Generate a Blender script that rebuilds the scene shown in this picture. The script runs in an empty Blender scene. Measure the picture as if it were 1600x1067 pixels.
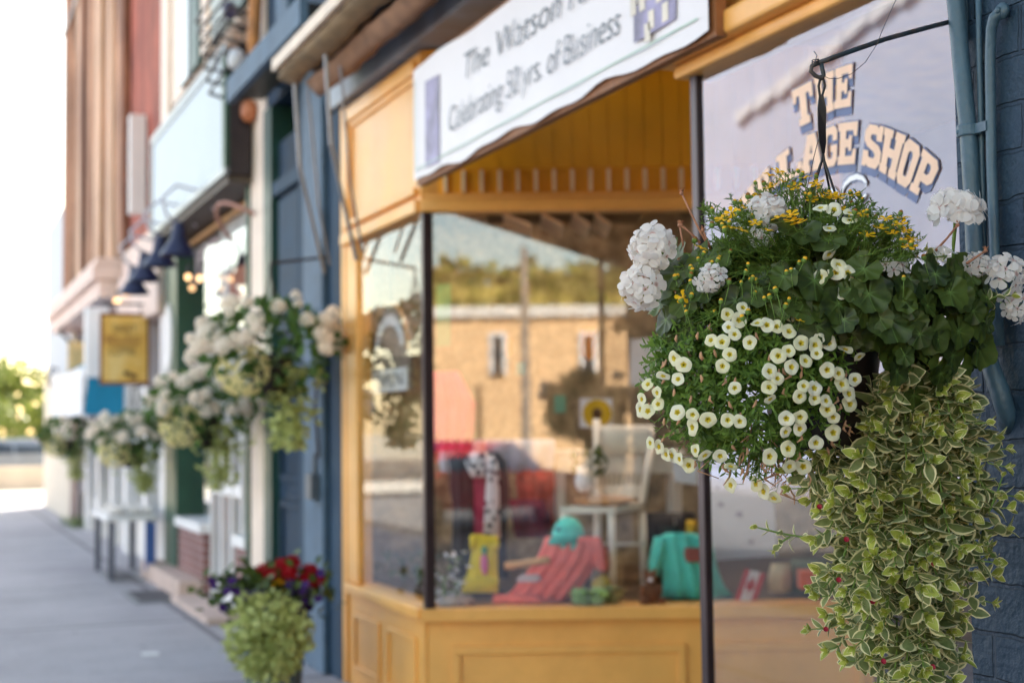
import bpy, math, random
from mathutils import Vector as Ve, Matrix, noise
from mathutils.geometry import tessellate_polygon
R = math.radians
sc = bpy.context.scene
COL = sc.collection
PI = math.pi
rnd = random.Random(7)

# ------------------------------------------------------------------ camera geometry (real metres; X towards the shops, Y along the street)
FPX = 2222.2
TH, PH, RO = R(22.5), R(3.46), R(0.7)
EYE = Ve((0, 0, 1.5))
FW = Ve((math.sin(TH)*math.cos(PH), math.cos(TH)*math.cos(PH), math.sin(PH)))
_r0 = Ve((math.cos(TH), -math.sin(TH), 0)); _u0 = _r0.cross(FW)
RT = _r0*math.cos(RO) - _u0*math.sin(RO)
UP = _u0*math.cos(RO) + _r0*math.sin(RO)
Z3 = Ve((0, 0, 1))
def ray(px, py): return FW + RT*((px-800)/FPX) + UP*((533.5-py)/FPX)
def at(px, py, d): return EYE + ray(px, py)*d                 # a point at a distance in front of the viewpoint
def atX(px, py, X): r = ray(px, py); return EYE + r*(X/r.x)   # a point on the vertical plane X
def atZ(px, py, Z): r = ray(px, py); return EYE + r*((Z-1.5)/r.z)
FX = 2.36                                                     # the shop-front line

# ------------------------------------------------------------------ mesh collector
class MB:
    def __init__(s): s.v=[]; s.f=[]; s.m=[]; s.e=[]; s.r=[]
    def add(s, vs, fs, mi=0, es=None, rn=0.0):
        b=len(s.v); s.v += [Ve(p) for p in vs]
        s.f += [tuple(i+b for i in f) for f in fs]
        s.m += ([mi]*len(fs) if isinstance(mi,int) else list(mi))
        s.e += (list(es) if es is not None else [0.0]*len(vs)); s.r += [rn]*len(vs)
        return s
    def obox(s, o, a, b, c, mi=0):
        o,a,b,c=Ve(o),Ve(a),Ve(b),Ve(c)
        if a.cross(b).dot(c)<0: a,b=b,a
        vs=[o,o+a,o+a+b,o+b,o+c,o+a+c,o+a+b+c,o+b+c]
        return s.add(vs,[(3,2,1,0),(4,5,6,7),(0,1,5,4),(1,2,6,5),(2,3,7,6),(3,0,4,7)],mi)
    def box(s,x0,x1,y0,y1,z0,z1,mi=0):
        return s.obox((min(x0,x1),min(y0,y1),min(z0,z1)),(abs(x1-x0),0,0),(0,abs(y1-y0),0),(0,0,abs(z1-z0)),mi)
    def prism(s, pts, vec, mi=0):
        pts=[Ve(p) for p in pts]; vec=Ve(vec); n=len(pts)
        tri=tessellate_polygon([pts])
        vs=pts+[p+vec for p in pts]
        fs=[tuple(t) for t in tri]+[tuple(i+n for i in reversed(t)) for t in tri]
        fs+=[(i,(i+1)%n,(i+1)%n+n,i+n) for i in range(n)]
        return s.add(vs,fs,mi)
    def flat(s, loops, mi=0):
        loops=[[Ve(p) for p in l] for l in loops]
        tri=tessellate_polygon(loops); vs=[p for l in loops for p in l]
        return s.add(vs,[tuple(t) for t in tri],mi)
    def tube(s, pts, rad, n=8, mi=0, cap=True, rn=0.0):
        pts=[Ve(p) for p in pts]; k=len(pts)
        if not isinstance(rad,(list,tuple)): rad=[rad]*k
        vs=[];fs=[]; prev=None
        for i,p in enumerate(pts):
            d=(pts[min(i+1,k-1)]-pts[max(i-1,0)])
            if d.length<1e-9: d=Ve((0,0,1))
            d.normalize()
            if prev is None:
                a=Ve((1,0,0)) if abs(d.x)<.8 else Ve((0,1,0)); prev=(a-d*a.dot(d)).normalized()
            else:
                prev=prev-d*prev.dot(d)
                prev=prev.normalized() if prev.length>1e-6 else d.orthogonal().normalized()
            w=d.cross(prev)
            for j in range(n):
                t=2*PI*j/n; vs.append(p+prev*math.cos(t)*rad[i]+w*math.sin(t)*rad[i])
        for i in range(k-1):
            for j in range(n): fs.append((i*n+j,i*n+(j+1)%n,(i+1)*n+(j+1)%n,(i+1)*n+j))
        if cap: fs.append(tuple(reversed(range(n)))); fs.append(tuple(range((k-1)*n,k*n)))
        return s.add(vs,fs,mi,rn=rn)
    def ell(s, c, rx, ry=None, rz=None, seg=12, ring=8, mi=0, wob=0, sd=0):
        ry=ry or rx; rz=rz or rx; c=Ve(c); vs=[];fs=[]
        for i in range(ring+1):
            a=PI*i/ring
            for j in range(seg):
                b=2*PI*j/seg; d=Ve((math.sin(a)*math.cos(b),math.sin(a)*math.sin(b),math.cos(a)))
                k=1+(wob*noise.noise(d*2.1+Ve((sd*7.1,sd,0))) if wob else 0)
                vs.append(c+Ve((d.x*rx,d.y*ry,d.z*rz))*k)
        for i in range(ring):
            for j in range(seg): fs.append((i*seg+j,(i+1)*seg+j,(i+1)*seg+(j+1)%seg,i*seg+(j+1)%seg))
        return s.add(vs,fs,mi)
    def lathe(s, c, prof, n=20, mi=0, caps=True):
        c=Ve(c); vs=[];fs=[];k=len(prof)
        for r,z in prof:
            for j in range(n):
                t=2*PI*j/n; vs.append(c+Ve((r*math.cos(t),r*math.sin(t),z)))
        for i in range(k-1):
            for j in range(n): fs.append((i*n+j,i*n+(j+1)%n,(i+1)*n+(j+1)%n,(i+1)*n+j))
        if caps: fs.append(tuple(reversed(range(n)))); fs.append(tuple(range((k-1)*n,k*n)))
        return s.add(vs,fs,mi)
    def loft(s, rows, d0, thick=.05, bulge=.04, fold=.01, nf=5, cols=14, mi=0, ph=0.0):
        """soft cloth form: rows of (py, px_left, px_right[, distance offset]) at distance d0"""
        vs=[];fs=[];nr=len(rows)
        for side in (0,1):
            for i,rw in enumerate(rows):
                py,l,r=rw[:3]; off=rw[3] if len(rw)>3 else 0
                for j in range(cols+1):
                    u=j/cols; x=l+(r-l)*u
                    b=math.sqrt(max(0,1-(2*u-1)**2))
                    dd=d0+off-(bulge*b+fold*math.sin(u*nf*2*PI+ph+i*.35)*min(1,.3+i/nr)) if side==0 else d0+off+thick*b
                    p=at(x,py,dd); p.z=max(p.z,.603); vs.append(p)
        w=cols+1; off=nr*w
        for i in range(nr-1):
            for j in range(cols):
                a=i*w+j; fs.append((a,a+w,a+w+1,a+1)); fs.append((off+a,off+a+1,off+a+w+1,off+a+w))
            for j in (0,cols):
                a=i*w+j; q=(a,off+a,off+a+w,a+w); fs.append(q if j==0 else q[::-1])
        for j in range(cols):
            fs.append((j,j+1,off+j+1,off+j)); a=(nr-1)*w+j; fs.append((a,off+a,off+a+1,a+1))
        return s.add(vs,fs,mi)
    def build(s, name, mats, parent=None, smooth=False, bevel=0, attr=False):
        if not isinstance(mats,(list,tuple)): mats=[mats]
        off=Ve((0,0,0)); p=parent
        while p is not None: off+=p.location; p=p.parent
        me=bpy.data.meshes.new(name)
        me.from_pydata([v-off for v in s.v],[],s.f)
        for m in mats: me.materials.append(m)
        if len(mats)>1: me.polygons.foreach_set('material_index',s.m)
        if smooth: me.polygons.foreach_set('use_smooth',[True]*len(me.polygons))
        if attr:
            a=me.attributes.new('edge','FLOAT','POINT'); a.data.foreach_set('value',s.e)
            a=me.attributes.new('rnd','FLOAT','POINT'); a.data.foreach_set('value',s.r)
        me.update()
        o=bpy.data.objects.new(name,me); COL.objects.link(o); o.parent=parent
        if bevel:
            b=o.modifiers.new('Bevel','BEVEL'); b.width=bevel; b.segments=2; b.limit_method='ANGLE'; b.angle_limit=R(40)
        return o
def tag(o,label=None,cat=None,group=None,kind=None):
    if label: o['label']=label
    if cat: o['category']=cat
    if group: o['group']=group
    if kind: o['kind']=kind
    return o
def empty(name,loc,label=None,cat=None,group=None):
    o=bpy.data.objects.new(name,None); COL.objects.link(o); o.location=Ve(loc); o.empty_display_size=.1
    return tag(o,label,cat,group)
def inst(src,name,parent,M4):
    """another object on the same mesh"""
    o=bpy.data.objects.new(name,src if isinstance(src,bpy.types.Mesh) else src.data); COL.objects.link(o); o.parent=parent
    off=Ve((0,0,0)); p=parent
    while p is not None: off+=p.location; p=p.parent
    o.matrix_local=Matrix.Translation(-off)@M4
    return o
def text(s, name, m, parent, origin, xdir, ydir, width, height=None, shear=0, ext=.001, align='CENTER', spacing=1.0, off=0):
    cu=bpy.data.curves.new(name,'FONT'); cu.body=s; cu.align_x=align; cu.align_y='CENTER'; cu.size=1; cu.extrude=0; cu.shear=shear
    cu.space_character=spacing; cu.offset=off
    o=bpy.data.objects.new(name,cu); COL.objects.link(o); cu.materials.append(m)
    bpy.context.view_layer.update(); d=o.dimensions
    sx=width/max(d.x,1e-3); sy=(height/max(d.y,1e-3)) if height else sx
    xd,yd=Ve(xdir).normalized(),Ve(ydir).normalized(); zd=xd.cross(yd)
    M4=Matrix(((xd.x*sx,yd.x*sy,zd.x,0),(xd.y*sx,yd.y*sy,zd.y,0),(xd.z*sx,yd.z*sy,zd.z,0),(0,0,0,1)))
    offp=Ve((0,0,0)); p=parent
    while p is not None: offp+=p.location; p=p.parent
    M4=Matrix.Translation(Ve(origin)-offp)@M4
    dg=bpy.context.evaluated_depsgraph_get(); me=bpy.data.meshes.new_from_object(o.evaluated_get(dg)); me.materials.clear(); me.materials.append(m)
    bpy.data.objects.remove(o); o=bpy.data.objects.new(name,me); COL.objects.link(o)
    o.parent=parent; o.matrix_local=M4
    return o

# ------------------------------------------------------------------ materials
def lin(c):
    if isinstance(c,str): c=tuple(int(c[i:i+2],16)/255 for i in (0,2,4))
    return tuple((x/12.92 if x<=.04045 else ((x+.055)/1.055)**2.4) for x in c)
def newmat(name):
    m=bpy.data.materials.new(name); m.use_nodes=True; nt=m.node_tree; nt.nodes.clear()
    out=nt.nodes.new('ShaderNodeOutputMaterial'); return m,nt,out
def N(nt,t,**k):
    n=nt.nodes.new(t)
    for a,b in k.items(): setattr(n,a,b)
    return n
def mixc(nt,fac,a,b,mode='MIX'):
    n=N(nt,'ShaderNodeMix',data_type='RGBA',blend_type=mode)
    for sock,val in ((n.inputs[0],fac),(n.inputs[6],a),(n.inputs[7],b)):
        if hasattr(val,'is_linked'): nt.links.new(val,sock)
        elif isinstance(val,(int,float)): sock.default_value=val
        else: sock.default_value=(*val,1)
    return n.outputs[2]
def ramp(nt,fac,stops,interp='LINEAR'):
    n=N(nt,'ShaderNodeValToRGB'); cr=n.color_ramp; cr.interpolation=interp
    while len(cr.elements)<len(stops): cr.elements.new(.5)
    for e,(p,c) in zip(cr.elements,stops): e.position=p; e.color=(*c,1) if len(c)==3 else c
    nt.links.new(fac,n.inputs[0]); return n.outputs[0]
def M(name,col,rough=.6,var=.18,scale=6,bump=0,bscale=60,metal=0,spec=.5,stain=None,stain_amt=.5,stretch=None,sheen=0):
    m,nt,out=newmat(name); L=nt.links.new
    c=lin(col); b=N(nt,'ShaderNodeBsdfPrincipled'); L(b.outputs[0],out.inputs[0])
    tc=N(nt,'ShaderNodeTexCoord'); mp=N(nt,'ShaderNodeMapping'); L(tc.outputs['Object'],mp.inputs[0])
    if stretch: mp.inputs['Scale'].default_value=stretch
    n1=N(nt,'ShaderNodeTexNoise'); n1.inputs['Scale'].default_value=scale; n1.inputs['Detail'].default_value=6; L(mp.outputs[0],n1.inputs[0])
    c1=tuple(x*(1-var) for x in c); c2=tuple(min(1,x*(1+var)) for x in c)
    cc=ramp(nt,n1.outputs[0],[(.3,c1),(.7,c2)])
    if stain:
        n2=N(nt,'ShaderNodeTexNoise'); n2.inputs['Scale'].default_value=scale*.45; n2.inputs['Detail'].default_value=8; n2.inputs['Roughness'].default_value=.7; L(mp.outputs[0],n2.inputs[0])
        f=ramp(nt,n2.outputs[0],[(.47,(0,0,0)),(.63,(stain_amt,)*3)])
        cc=mixc(nt,f,cc,lin(stain))
    L(cc,b.inputs['Base Color'])
    rr=N(nt,'ShaderNodeMapRange'); rr.inputs[3].default_value=max(.02,rough-.08); rr.inputs[4].default_value=min(1,rough+.08); L(n1.outputs[0],rr.inputs[0]); L(rr.outputs[0],b.inputs['Roughness'])
    b.inputs['Metallic'].default_value=metal; b.inputs['Specular IOR Level'].default_value=spec
    if sheen: b.inputs['Sheen Weight'].default_value=sheen
    if bump:
        n3=N(nt,'ShaderNodeTexNoise'); n3.inputs['Scale'].default_value=bscale; n3.inputs['Detail'].default_value=5; L(mp.outputs[0],n3.inputs[0])
        bp=N(nt,'ShaderNodeBump'); bp.inputs['Strength'].default_value=min(1,bump); bp.inputs['Distance'].default_value=.01; L(n3.outputs[0],bp.inputs['Height']); L(bp.outputs[0],b.inputs['Normal'])
    return m
def emis(name,col,s):
    m,nt,out=newmat(name); e=N(nt,'ShaderNodeEmission'); e.inputs[0].default_value=(*lin(col),1); e.inputs[1].default_value=s; nt.links.new(e.outputs[0],out.inputs[0]); return m
def glass(name,r0=.14,tint=(1,1,1),dirt=.0):
    m,nt,out=newmat(name); L=nt.links.new
    g=N(nt,'ShaderNodeNewGeometry'); d=N(nt,'ShaderNodeVectorMath',operation='DOT_PRODUCT'); L(g.outputs['Normal'],d.inputs[0]); L(g.outputs['Incoming'],d.inputs[1])
    ab=N(nt,'ShaderNodeMath',operation='ABSOLUTE'); L(d.outputs['Value'],ab.inputs[0])
    iv=N(nt,'ShaderNodeMath',operation='SUBTRACT'); iv.inputs[0].default_value=1; L(ab.outputs[0],iv.inputs[1])
    pw=N(nt,'ShaderNodeMath',operation='POWER'); L(iv.outputs[0],pw.inputs[0]); pw.inputs[1].default_value=4.6
    ml=N(nt,'ShaderNodeMath',operation='MULTIPLY_ADD'); L(pw.outputs[0],ml.inputs[0]); ml.inputs[1].default_value=1-r0; ml.inputs[2].default_value=r0
    t=N(nt,'ShaderNodeBsdfTransparent'); t.inputs[0].default_value=(*tint,1)
    gl=N(nt,'ShaderNodeBsdfGlossy'); gl.inputs['Roughness'].default_value=.0; gl.inputs[0].default_value=(.86,.92,1,1)
    mx=N(nt,'ShaderNodeMixShader'); L(ml.outputs[0],mx.inputs[0]); L(t.outputs[0],mx.inputs[1]); L(gl.outputs[0],mx.inputs[2])
    L(mx.outputs[0],out.inputs[0]); return m
def leafmat(name,a,b,edge=None,edge_at=.72,transl=.28,rough=.5,vein=None,fade=.06):
    m,nt,out=newmat(name); L=nt.links.new
    at_=N(nt,'ShaderNodeAttribute',attribute_name='rnd'); ed=N(nt,'ShaderNodeAttribute',attribute_name='edge')
    c=mixc(nt,at_.outputs['Fac'],lin(a),lin(b))
    tc=N(nt,'ShaderNodeTexCoord'); nz=N(nt,'ShaderNodeTexNoise'); nz.inputs['Scale'].default_value=55; nz.inputs['Detail'].default_value=3; L(tc.outputs['Object'],nz.inputs[0])
    c=mixc(nt,ramp(nt,nz.outputs[0],[(.35,(0,0,0)),(.7,(.45,)*3)]),c,tuple(x*1.5 for x in lin(b)))
    if vein: c=mixc(nt,ramp(nt,ed.outputs['Fac'],[(0,(.8,)*3),(.26,(0,0,0))]),c,lin(vein))
    if edge:
        ad=N(nt,'ShaderNodeMath',operation='MULTIPLY_ADD'); L(nz.outputs[0],ad.inputs[0]); ad.inputs[1].default_value=.16; L(ed.outputs['Fac'],ad.inputs[2])
        c=mixc(nt,ramp(nt,ad.outputs[0],[(edge_at+.08-fade,(0,0,0)),(edge_at+.08+fade,(1,1,1))]),c,lin(edge))
    p=N(nt,'ShaderNodeBsdfPrincipled'); L(c,p.inputs['Base Color']); p.inputs['Roughness'].default_value=rough; p.inputs['Specular IOR Level'].default_value=.35
    t=N(nt,'ShaderNodeBsdfTranslucent'); L(c,t.inputs[0])
    mx=N(nt,'ShaderNodeMixShader'); mx.inputs[0].default_value=transl; L(p.outputs[0],mx.inputs[1]); L(t.outputs[0],mx.inputs[2]); L(mx.outputs[0],out.inputs[0])
    return m
def brick(name,c1,c2,mortar,scale=1,bw=.22,bh=.075,ms=.012,rough=.75,bump=.6,axis='YZ',var=.5,painted=False):
    m,nt,out=newmat(name); L=nt.links.new
    tc=N(nt,'ShaderNodeTexCoord'); sx=N(nt,'ShaderNodeSeparateXYZ'); L(tc.outputs['Object'],sx.inputs[0]); cb=N(nt,'ShaderNodeCombineXYZ')
    L(sx.outputs['XYZ'.index(axis[0])],cb.inputs[0]); L(sx.outputs['XYZ'.index(axis[1])],cb.inputs[1])
    br=N(nt,'ShaderNodeTexBrick'); br.inputs['Scale'].default_value=1; br.inputs['Brick Width'].default_value=bw; br.inputs['Row Height'].default_value=bh; br.inputs['Mortar Size'].default_value=ms; br.inputs['Mortar Smooth'].default_value=.5
    nz=N(nt,'ShaderNodeTexNoise'); nz.inputs['Scale'].default_value=14; nz.inputs['Detail'].default_value=7; L(tc.outputs['Object'],nz.inputs[0])
    dm=N(nt,'ShaderNodeVectorMath',operation='MULTIPLY_ADD'); L(nz.outputs[1],dm.inputs[0]); dm.inputs[1].default_value=(.02,.02,.02); L(cb.outputs[0],dm.inputs[2]); L(dm.outputs[0],br.inputs[0])
    br.inputs['Color1'].default_value=(*lin(c1),1); br.inputs['Color2'].default_value=(*lin(c2),1); br.inputs['Mortar'].default_value=(*lin(mortar),1)
    nb=N(nt,'ShaderNodeTexNoise'); nb.inputs['Scale'].default_value=2.2; nb.inputs['Detail'].default_value=8; L(tc.outputs['Object'],nb.inputs[0])
    c=mixc(nt,ramp(nt,nb.outputs[0],[(.3,(0,0,0)),(.75,(var,)*3)]),br.outputs[0],tuple(x*.45 for x in lin(c1)))
    p=N(nt,'ShaderNodeBsdfPrincipled'); L(c,p.inputs['Base Color']); p.inputs['Roughness'].default_value=rough; L(p.outputs[0],out.inputs[0])
    n3=N(nt,'ShaderNodeTexNoise'); n3.inputs['Scale'].default_value=45 if not painted else 70; n3.inputs['Detail'].default_value=6; L(tc.outputs['Object'],n3.inputs[0])
    n4=N(nt,'ShaderNodeTexNoise'); n4.inputs['Scale'].default_value=16; n4.inputs['Detail'].default_value=4; L(tc.outputs['Object'],n4.inputs[0])
    s1=N(nt,'ShaderNodeMath',operation='MULTIPLY_ADD'); L(n3.outputs[0],s1.inputs[0]); s1.inputs[1].default_value=.5; 
    iv=N(nt,'ShaderNodeMath',operation='SUBTRACT'); iv.inputs[0].default_value=1; L(br.outputs[1],iv.inputs[1]); L(iv.outputs[0],s1.inputs[2])
    s2=N(nt,'ShaderNodeMath',operation='MULTIPLY_ADD'); L(n4.outputs[0],s2.inputs[0]); s2.inputs[1].default_value=.9; L(s1.outputs[0],s2.inputs[2])
    bp=N(nt,'ShaderNodeBump'); bp.inputs['Strength'].default_value=bump; bp.inputs['Distance'].default_value=.012; L(s2.outputs[0],bp.inputs['Height']); L(bp.outputs[0],p.inputs['Normal'])
    return m

yellow=M('mustard_paint','EEB05E',.36,.10,3,.2,70,stain='C88A3C',stain_amt=.35)
yellow_bounce=M('mustard_bounce_boards','F0A61C',.45,.10,3,.1,90)  # recess boards: the amber of bounced light is put into the paint colour
bluepaint=M('blue_gray_paint','20374C',.7,.25,5,.3,50,stain='182A3A',spec=.2)
slate=M('slate_paint','30465A',.7,.2,4,.25,60,spec=.2)
lightblue=M('pale_blue_paint','526A80',.7,.2,4,.3,60,stain='405468',stain_amt=.7)
tealdark=M('dark_teal_paint','17403A',.45,.15,5)
greenp=M('green_paint','1F4A38',.45,.15,5)
cream=M('cream_paint','E6D3C2',.55,.08,4,.1,50)
creamY=M('cream_siding','D8CDB8',.6,.1,4)
white=M('white_paint','E6E4E4',.5,.06,5,.08,60)
offwhite=M('old_white_paint','D9D4CE',.55,.1,5,.1,60,stain='BDB3A8')
dark=M('dark_brown_metal','2A2023',.45,.2,8)
black=M('black_plastic','15110F',.45,.2,12)
bronze=M('bronze_mullion','3A2C30',.35,.15,8,metal=.3)
graymetal=M('gray_metal','8A8E94',.4,.12,10,metal=.6)
grayboard=M('gray_fascia','A2AEBA',.5,.15,3,.2,50,stain='8A7868',stain_amt=.6)
wood=M('brown_board','8A5A36',.6,.3,10,.3,40,stretch=(1,6,1))
sheetw=M('banner_vinyl','DEDADE',.45,.03,3)
inkm=M('faded_ink','66707A',.6,.1,5)
inkg=M('green_print','A9C4B4',.6,.1,5)
photoA=M('lavender_print','8C86A8',.5,.5,9)
navy=M('navy_vinyl','56658C',.5,.12,20)
tanv=M('tan_vinyl','EBC5A8',.5,.06,20)
whitev=M('white_vinyl','EEEEF2',.5,.05,20)
concrete=M('concrete','B9B2AC',.8,.15,3,.3,40,stain='8F8A88')
redb=M('red_brick','9C5240',.8,.8,2.6,.4,20,stain='7A3024',stain_amt=.85,stretch=(1,1,.4))
tanb=M('tan_weathered_brick','A87E62',.8,.8,2.2,.4,20,stain='6A4434',stain_amt=.9,stretch=(1,1,.3))
tanb2=M('brown_weathered_brick','8E6048',.8,.8,2.0,.4,20,stain='5E3A2C',stain_amt=.9,stretch=(1,1,.3))
darkbrick=brick('plum_brick','8A5850','7A4A46','A89898',axis='YZ')
bluebrick=brick('painted_blue_brick','203A50','1E384C','1B3348',bw=.27,bh=.098,ms=.006,axis='YZ',rough=.7,bump=1.0,var=.4,painted=True)
stone=M('rubble_stone','A8987E',.8,.5,11,.9,14,stain='5E5040',stain_amt=.8)
ybrick=brick('buff_brick','D9A878','CC9868','D8C0A0',axis='XZ',bump=.2)
gl_shop=glass('shop_glass',.145,(.97,.97,.97))
gl_side=glass('side_glass',.09,(.95,.96,.96))
gl_dark=M('dark_window','2A3038',.12,.1,4,spec=.9)
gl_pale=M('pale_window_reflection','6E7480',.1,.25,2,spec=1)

# ------------------------------------------------------------------ ground
def ground():
    m,nt,out=newmat('sidewalk_concrete'); L=nt.links.new
    tc=N(nt,'ShaderNodeTexCoord'); p=N(nt,'ShaderNodeBsdfPrincipled'); L(p.outputs[0],out.inputs[0])
    n1=N(nt,'ShaderNodeTexNoise'); n1.inputs['Scale'].default_value=.9; n1.inputs['Detail'].default_value=8; n1.inputs['Roughness'].default_value=.65; L(tc.outputs['Object'],n1.inputs[0])
    n2=N(nt,'ShaderNodeTexNoise'); n2.inputs['Scale'].default_value=40; n2.inputs['Detail'].default_value=4; L(tc.outputs['Object'],n2.inputs[0])
    c=ramp(nt,n1.outputs[0],[(.28,lin('969298')),(.5,lin('ADA9AF')),(.72,lin('BCB8BC'))])
    c=mixc(nt,.35,c,ramp(nt,n2.outputs[0],[(.3,lin('77747A')),(.7,lin('BDB9BD'))]))
    sx=N(nt,'ShaderNodeSeparateXYZ'); L(tc.outputs['Object'],sx.inputs[0])
    def joint(sock,period,off):
        a=N(nt,'ShaderNodeMath',operation='ADD'); a.inputs[1].default_value=off; L(sock,a.inputs[0])
        mo=N(nt,'ShaderNodeMath',operation='PINGPONG'); mo.inputs[1].default_value=period/2; L(a.outputs[0],mo.inputs[0])
        lt=N(nt,'ShaderNodeMath',operation='LESS_THAN'); lt.inputs[1].default_value=.028; L(mo.outputs[0],lt.inputs[0]); return lt.outputs[0]
    j=N(nt,'ShaderNodeMath',operation='MAXIMUM'); L(joint(sx.outputs[1],3.0,.4),j.inputs[0]); L(joint(sx.outputs[0],1.9,100.6),j.inputs[1])
    jm=N(nt,'ShaderNodeMath',operation='MULTIPLY'); jm.inputs[1].default_value=.8; L(j.outputs[0],jm.inputs[0])
    c=mixc(nt,jm.outputs[0],c,lin('5C5A60'))
    v=N(nt,'ShaderNodeTexVoronoi'); v.inputs['Scale'].default_value=2.3; L(tc.outputs['Object'],v.inputs[0]); c=mixc(nt,ramp(nt,v.outputs[0],[(.05,(.75,)*3),(.075,(0,0,0))]),c,lin('6A676C'))
    n4=N(nt,'ShaderNodeTexNoise'); n4.inputs['Scale'].default_value=.35; n4.inputs['Detail'].default_value=9; n4.inputs['Roughness'].default_value=.75; L(tc.outputs['Object'],n4.inputs[0]); c=mixc(nt,ramp(nt,n4.outputs[0],[(.48,(0,0,0)),(.62,(.5,)*3)]),c,lin('7C7880'))
    L(c,p.inputs['Base Color']); p.inputs['Roughness'].default_value=.75
    bp=N(nt,'ShaderNodeBump'); bp.inputs['Strength'].default_value=.4; bp.inputs['Distance'].default_value=.004; L(n2.outputs[0],bp.inputs['Height']); L(bp.outputs[0],p.inputs['Normal'])
    asphalt=M('asphalt','6E6A68',.85,.2,1.2,.4,60)
    earth=M('earth','A79B84',.9,.2,.05)
    tag(MB().box(-400,400,-420,420,-1.2,-.14).build('ground',earth),kind='structure')
    tag(MB().box(-13,-1.75,-300,300,-.139,-.12).build('road',asphalt),kind='structure')
    tag(MB().box(-13,60,32.6,41.2,-.136,-.004).build('cross_road',M('sunlit_paving','C4BAAA',.85,.12,.8)),kind='structure')
    tag(MB().box(-1.6,FX+4,-40,32.4,-.13,0).build('sidewalk',m),kind='structure')
    tag(MB().box(-1.75,-1.6,-40,32.4,-.13,.004).build('kerb',concrete),kind='structure')
    tag(MB().box(-17,-13,-300,300,-.13,.0).build('far_sidewalk',m),kind='structure')
ground()

# ------------------------------------------------------------------ the mustard shop
T=Ve((math.cos(TH),-math.sin(TH),0)); NI=Ve((math.sin(TH),math.cos(TH),0))     # along / into the splayed window
A0=Ve((FX,6.85,0))
def Q(s,q,z): return A0+T*s+NI*q+Ve((0,0,z))
def qbox(mb,s0,s1,q0,q1,z0,z1,mi=0): return mb.obox(Q(s0,q0,z0),T*(s1-s0),NI*(q1-q0),Ve((0,0,z1-z0)),mi)
shop=empty('mustard_shop',(FX,5.5,0),'mustard yellow shop front with splayed display window behind the flower basket','shop front')
SL=2.15                                                      # length of the splayed window
# bulkheads
mb=MB(); mb.box(FX,FX+.12,6.9,8.30,0,.54); b=mb.build('bulkhead',yellow,shop)
mb=MB()
for (y0,y1) in ((7.02,7.52),(7.66,8.16)):
    for (a,c,z0,z1) in ((y0,y1,.40,.43),(y0,y1,.10,.13),(y0,y0+.03,.13,.40),(y1-.03,y1,.13,.40)): mb.box(FX-.014,FX-.0005,a,c,z0,z1)
mb.build('panel_moulding',yellow,b,bevel=.004)
mb=MB(); qbox(mb,.0,SL+.1,.05,.2,0,.53); b2=mb.build('bulkhead',yellow,shop)
mb=MB()
for (s0,s1) in ((.12,1.30),(1.40,2.2)):
    for (a,c,z0,z1) in ((s0,s1,.36,.40),(s0,s1,.04,.08),(s0,s0+.04,.08,.36),(s1-.04,s1,.08,.36)): qbox(mb,a,c,.03,.0495,z0,z1)
mb.build('panel_moulding',yellow,b2,bevel=.004)
mb=MB(); mb.box(FX-.05,FX+.14,6.87,8.26,.541,.60); qbox(mb,-.03,SL+.1,-.035,.2,.532,.598)
mb.build('window_sill',yellow,shop,bevel=.008)
MB().box(FX,FX+.12,-1,4.05,0,.62).build('bulkhead',yellow,shop)
# uprights
mb=MB(); mb.box(FX-.02,FX+.1,8.28,8.364,0,3.46); mb.build('pilaster',yellow,shop,bevel=.008)
mb=MB(); mb.box(FX-.012,FX+.08,8.06,8.279,.601,2.61); mb.build('window_jamb',yellow,shop,bevel=.006)
mb=MB(); mb.box(FX-.022,FX+.03,6.812,6.856,.60,2.60); mb.build('corner_mullion',bronze,shop,bevel=.004)
mb=MB(); mb.box(FX-.014,FX+.014,4.05,4.092,-.0,2.69); mb.build('corner_mullion',bronze,shop,bevel=.004)
# heads
mb=MB(); mb.box(FX-.05,FX+.1,6.86,8.279,2.602,2.67); qbox(mb,-.02,SL,-.03,.1,2.602,2.672); mb.build('head_beam',yellow,shop,bevel=.01)
mb=MB(); mb.box(FX-.012,FX+.1,6.86,8.278,2.671,3.44); up=mb.build('upper_panel',yellow,shop)
mb=MB()
for (a,c,z0,z1) in ((6.9,8.24,3.33,3.40),(8.15,8.24,2.70,3.33),(6.9,8.15,2.70,2.74)): mb.box(FX-.045,FX-.0125,a,c,z0,z1)
for (a,c,z0,z1) in ((6.9,8.14,3.295,3.328),(8.115,8.148,2.742,3.294)): mb.box(FX-.03,FX-.0125,a,c,z0,z1)
mb.build('panel_moulding',yellow,up,bevel=.008)
# boarded wall over the splayed window
mb=MB(); qbox(mb,-.02,SL,.04,.12,2.674,3.455)
k=0
s=.06
while s<SL: qbox(mb,s-.045,s+.045,.026,.0395,2.83,3.455); s+=.0935
mb.build('boarded_wall',yellow_bounce,shop)
mb=MB(); qbox(mb,.0,SL,.0,.0385,2.673,2.70); s=.107
while s<SL: qbox(mb,s-.009,s+.009,.006,.0385,2.71,2.82,1); s+=.0935
mb.build('dash_strip',[yellow,M('pale_dashes','F0D2A8',.5)],shop)  # pale upright dashes along the foot of the boards
# right-hand head with moulded end, and the boarding above it
mb=MB(); mb.box(FX-.10,FX+.1,-1,4.20,2.70,2.775); mb.box(FX-.06,FX+.1,-1,4.17,2.776,2.80); mb.box(FX-.05,FX+.1,-1,4.14,2.655,2.699); mb.build('head_beam',yellow,shop,bevel=.012)
MB().box(FX-.02,FX+.1,-1,4.12,2.801,3.46).build('upper_panel',yellow,shop)
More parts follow.
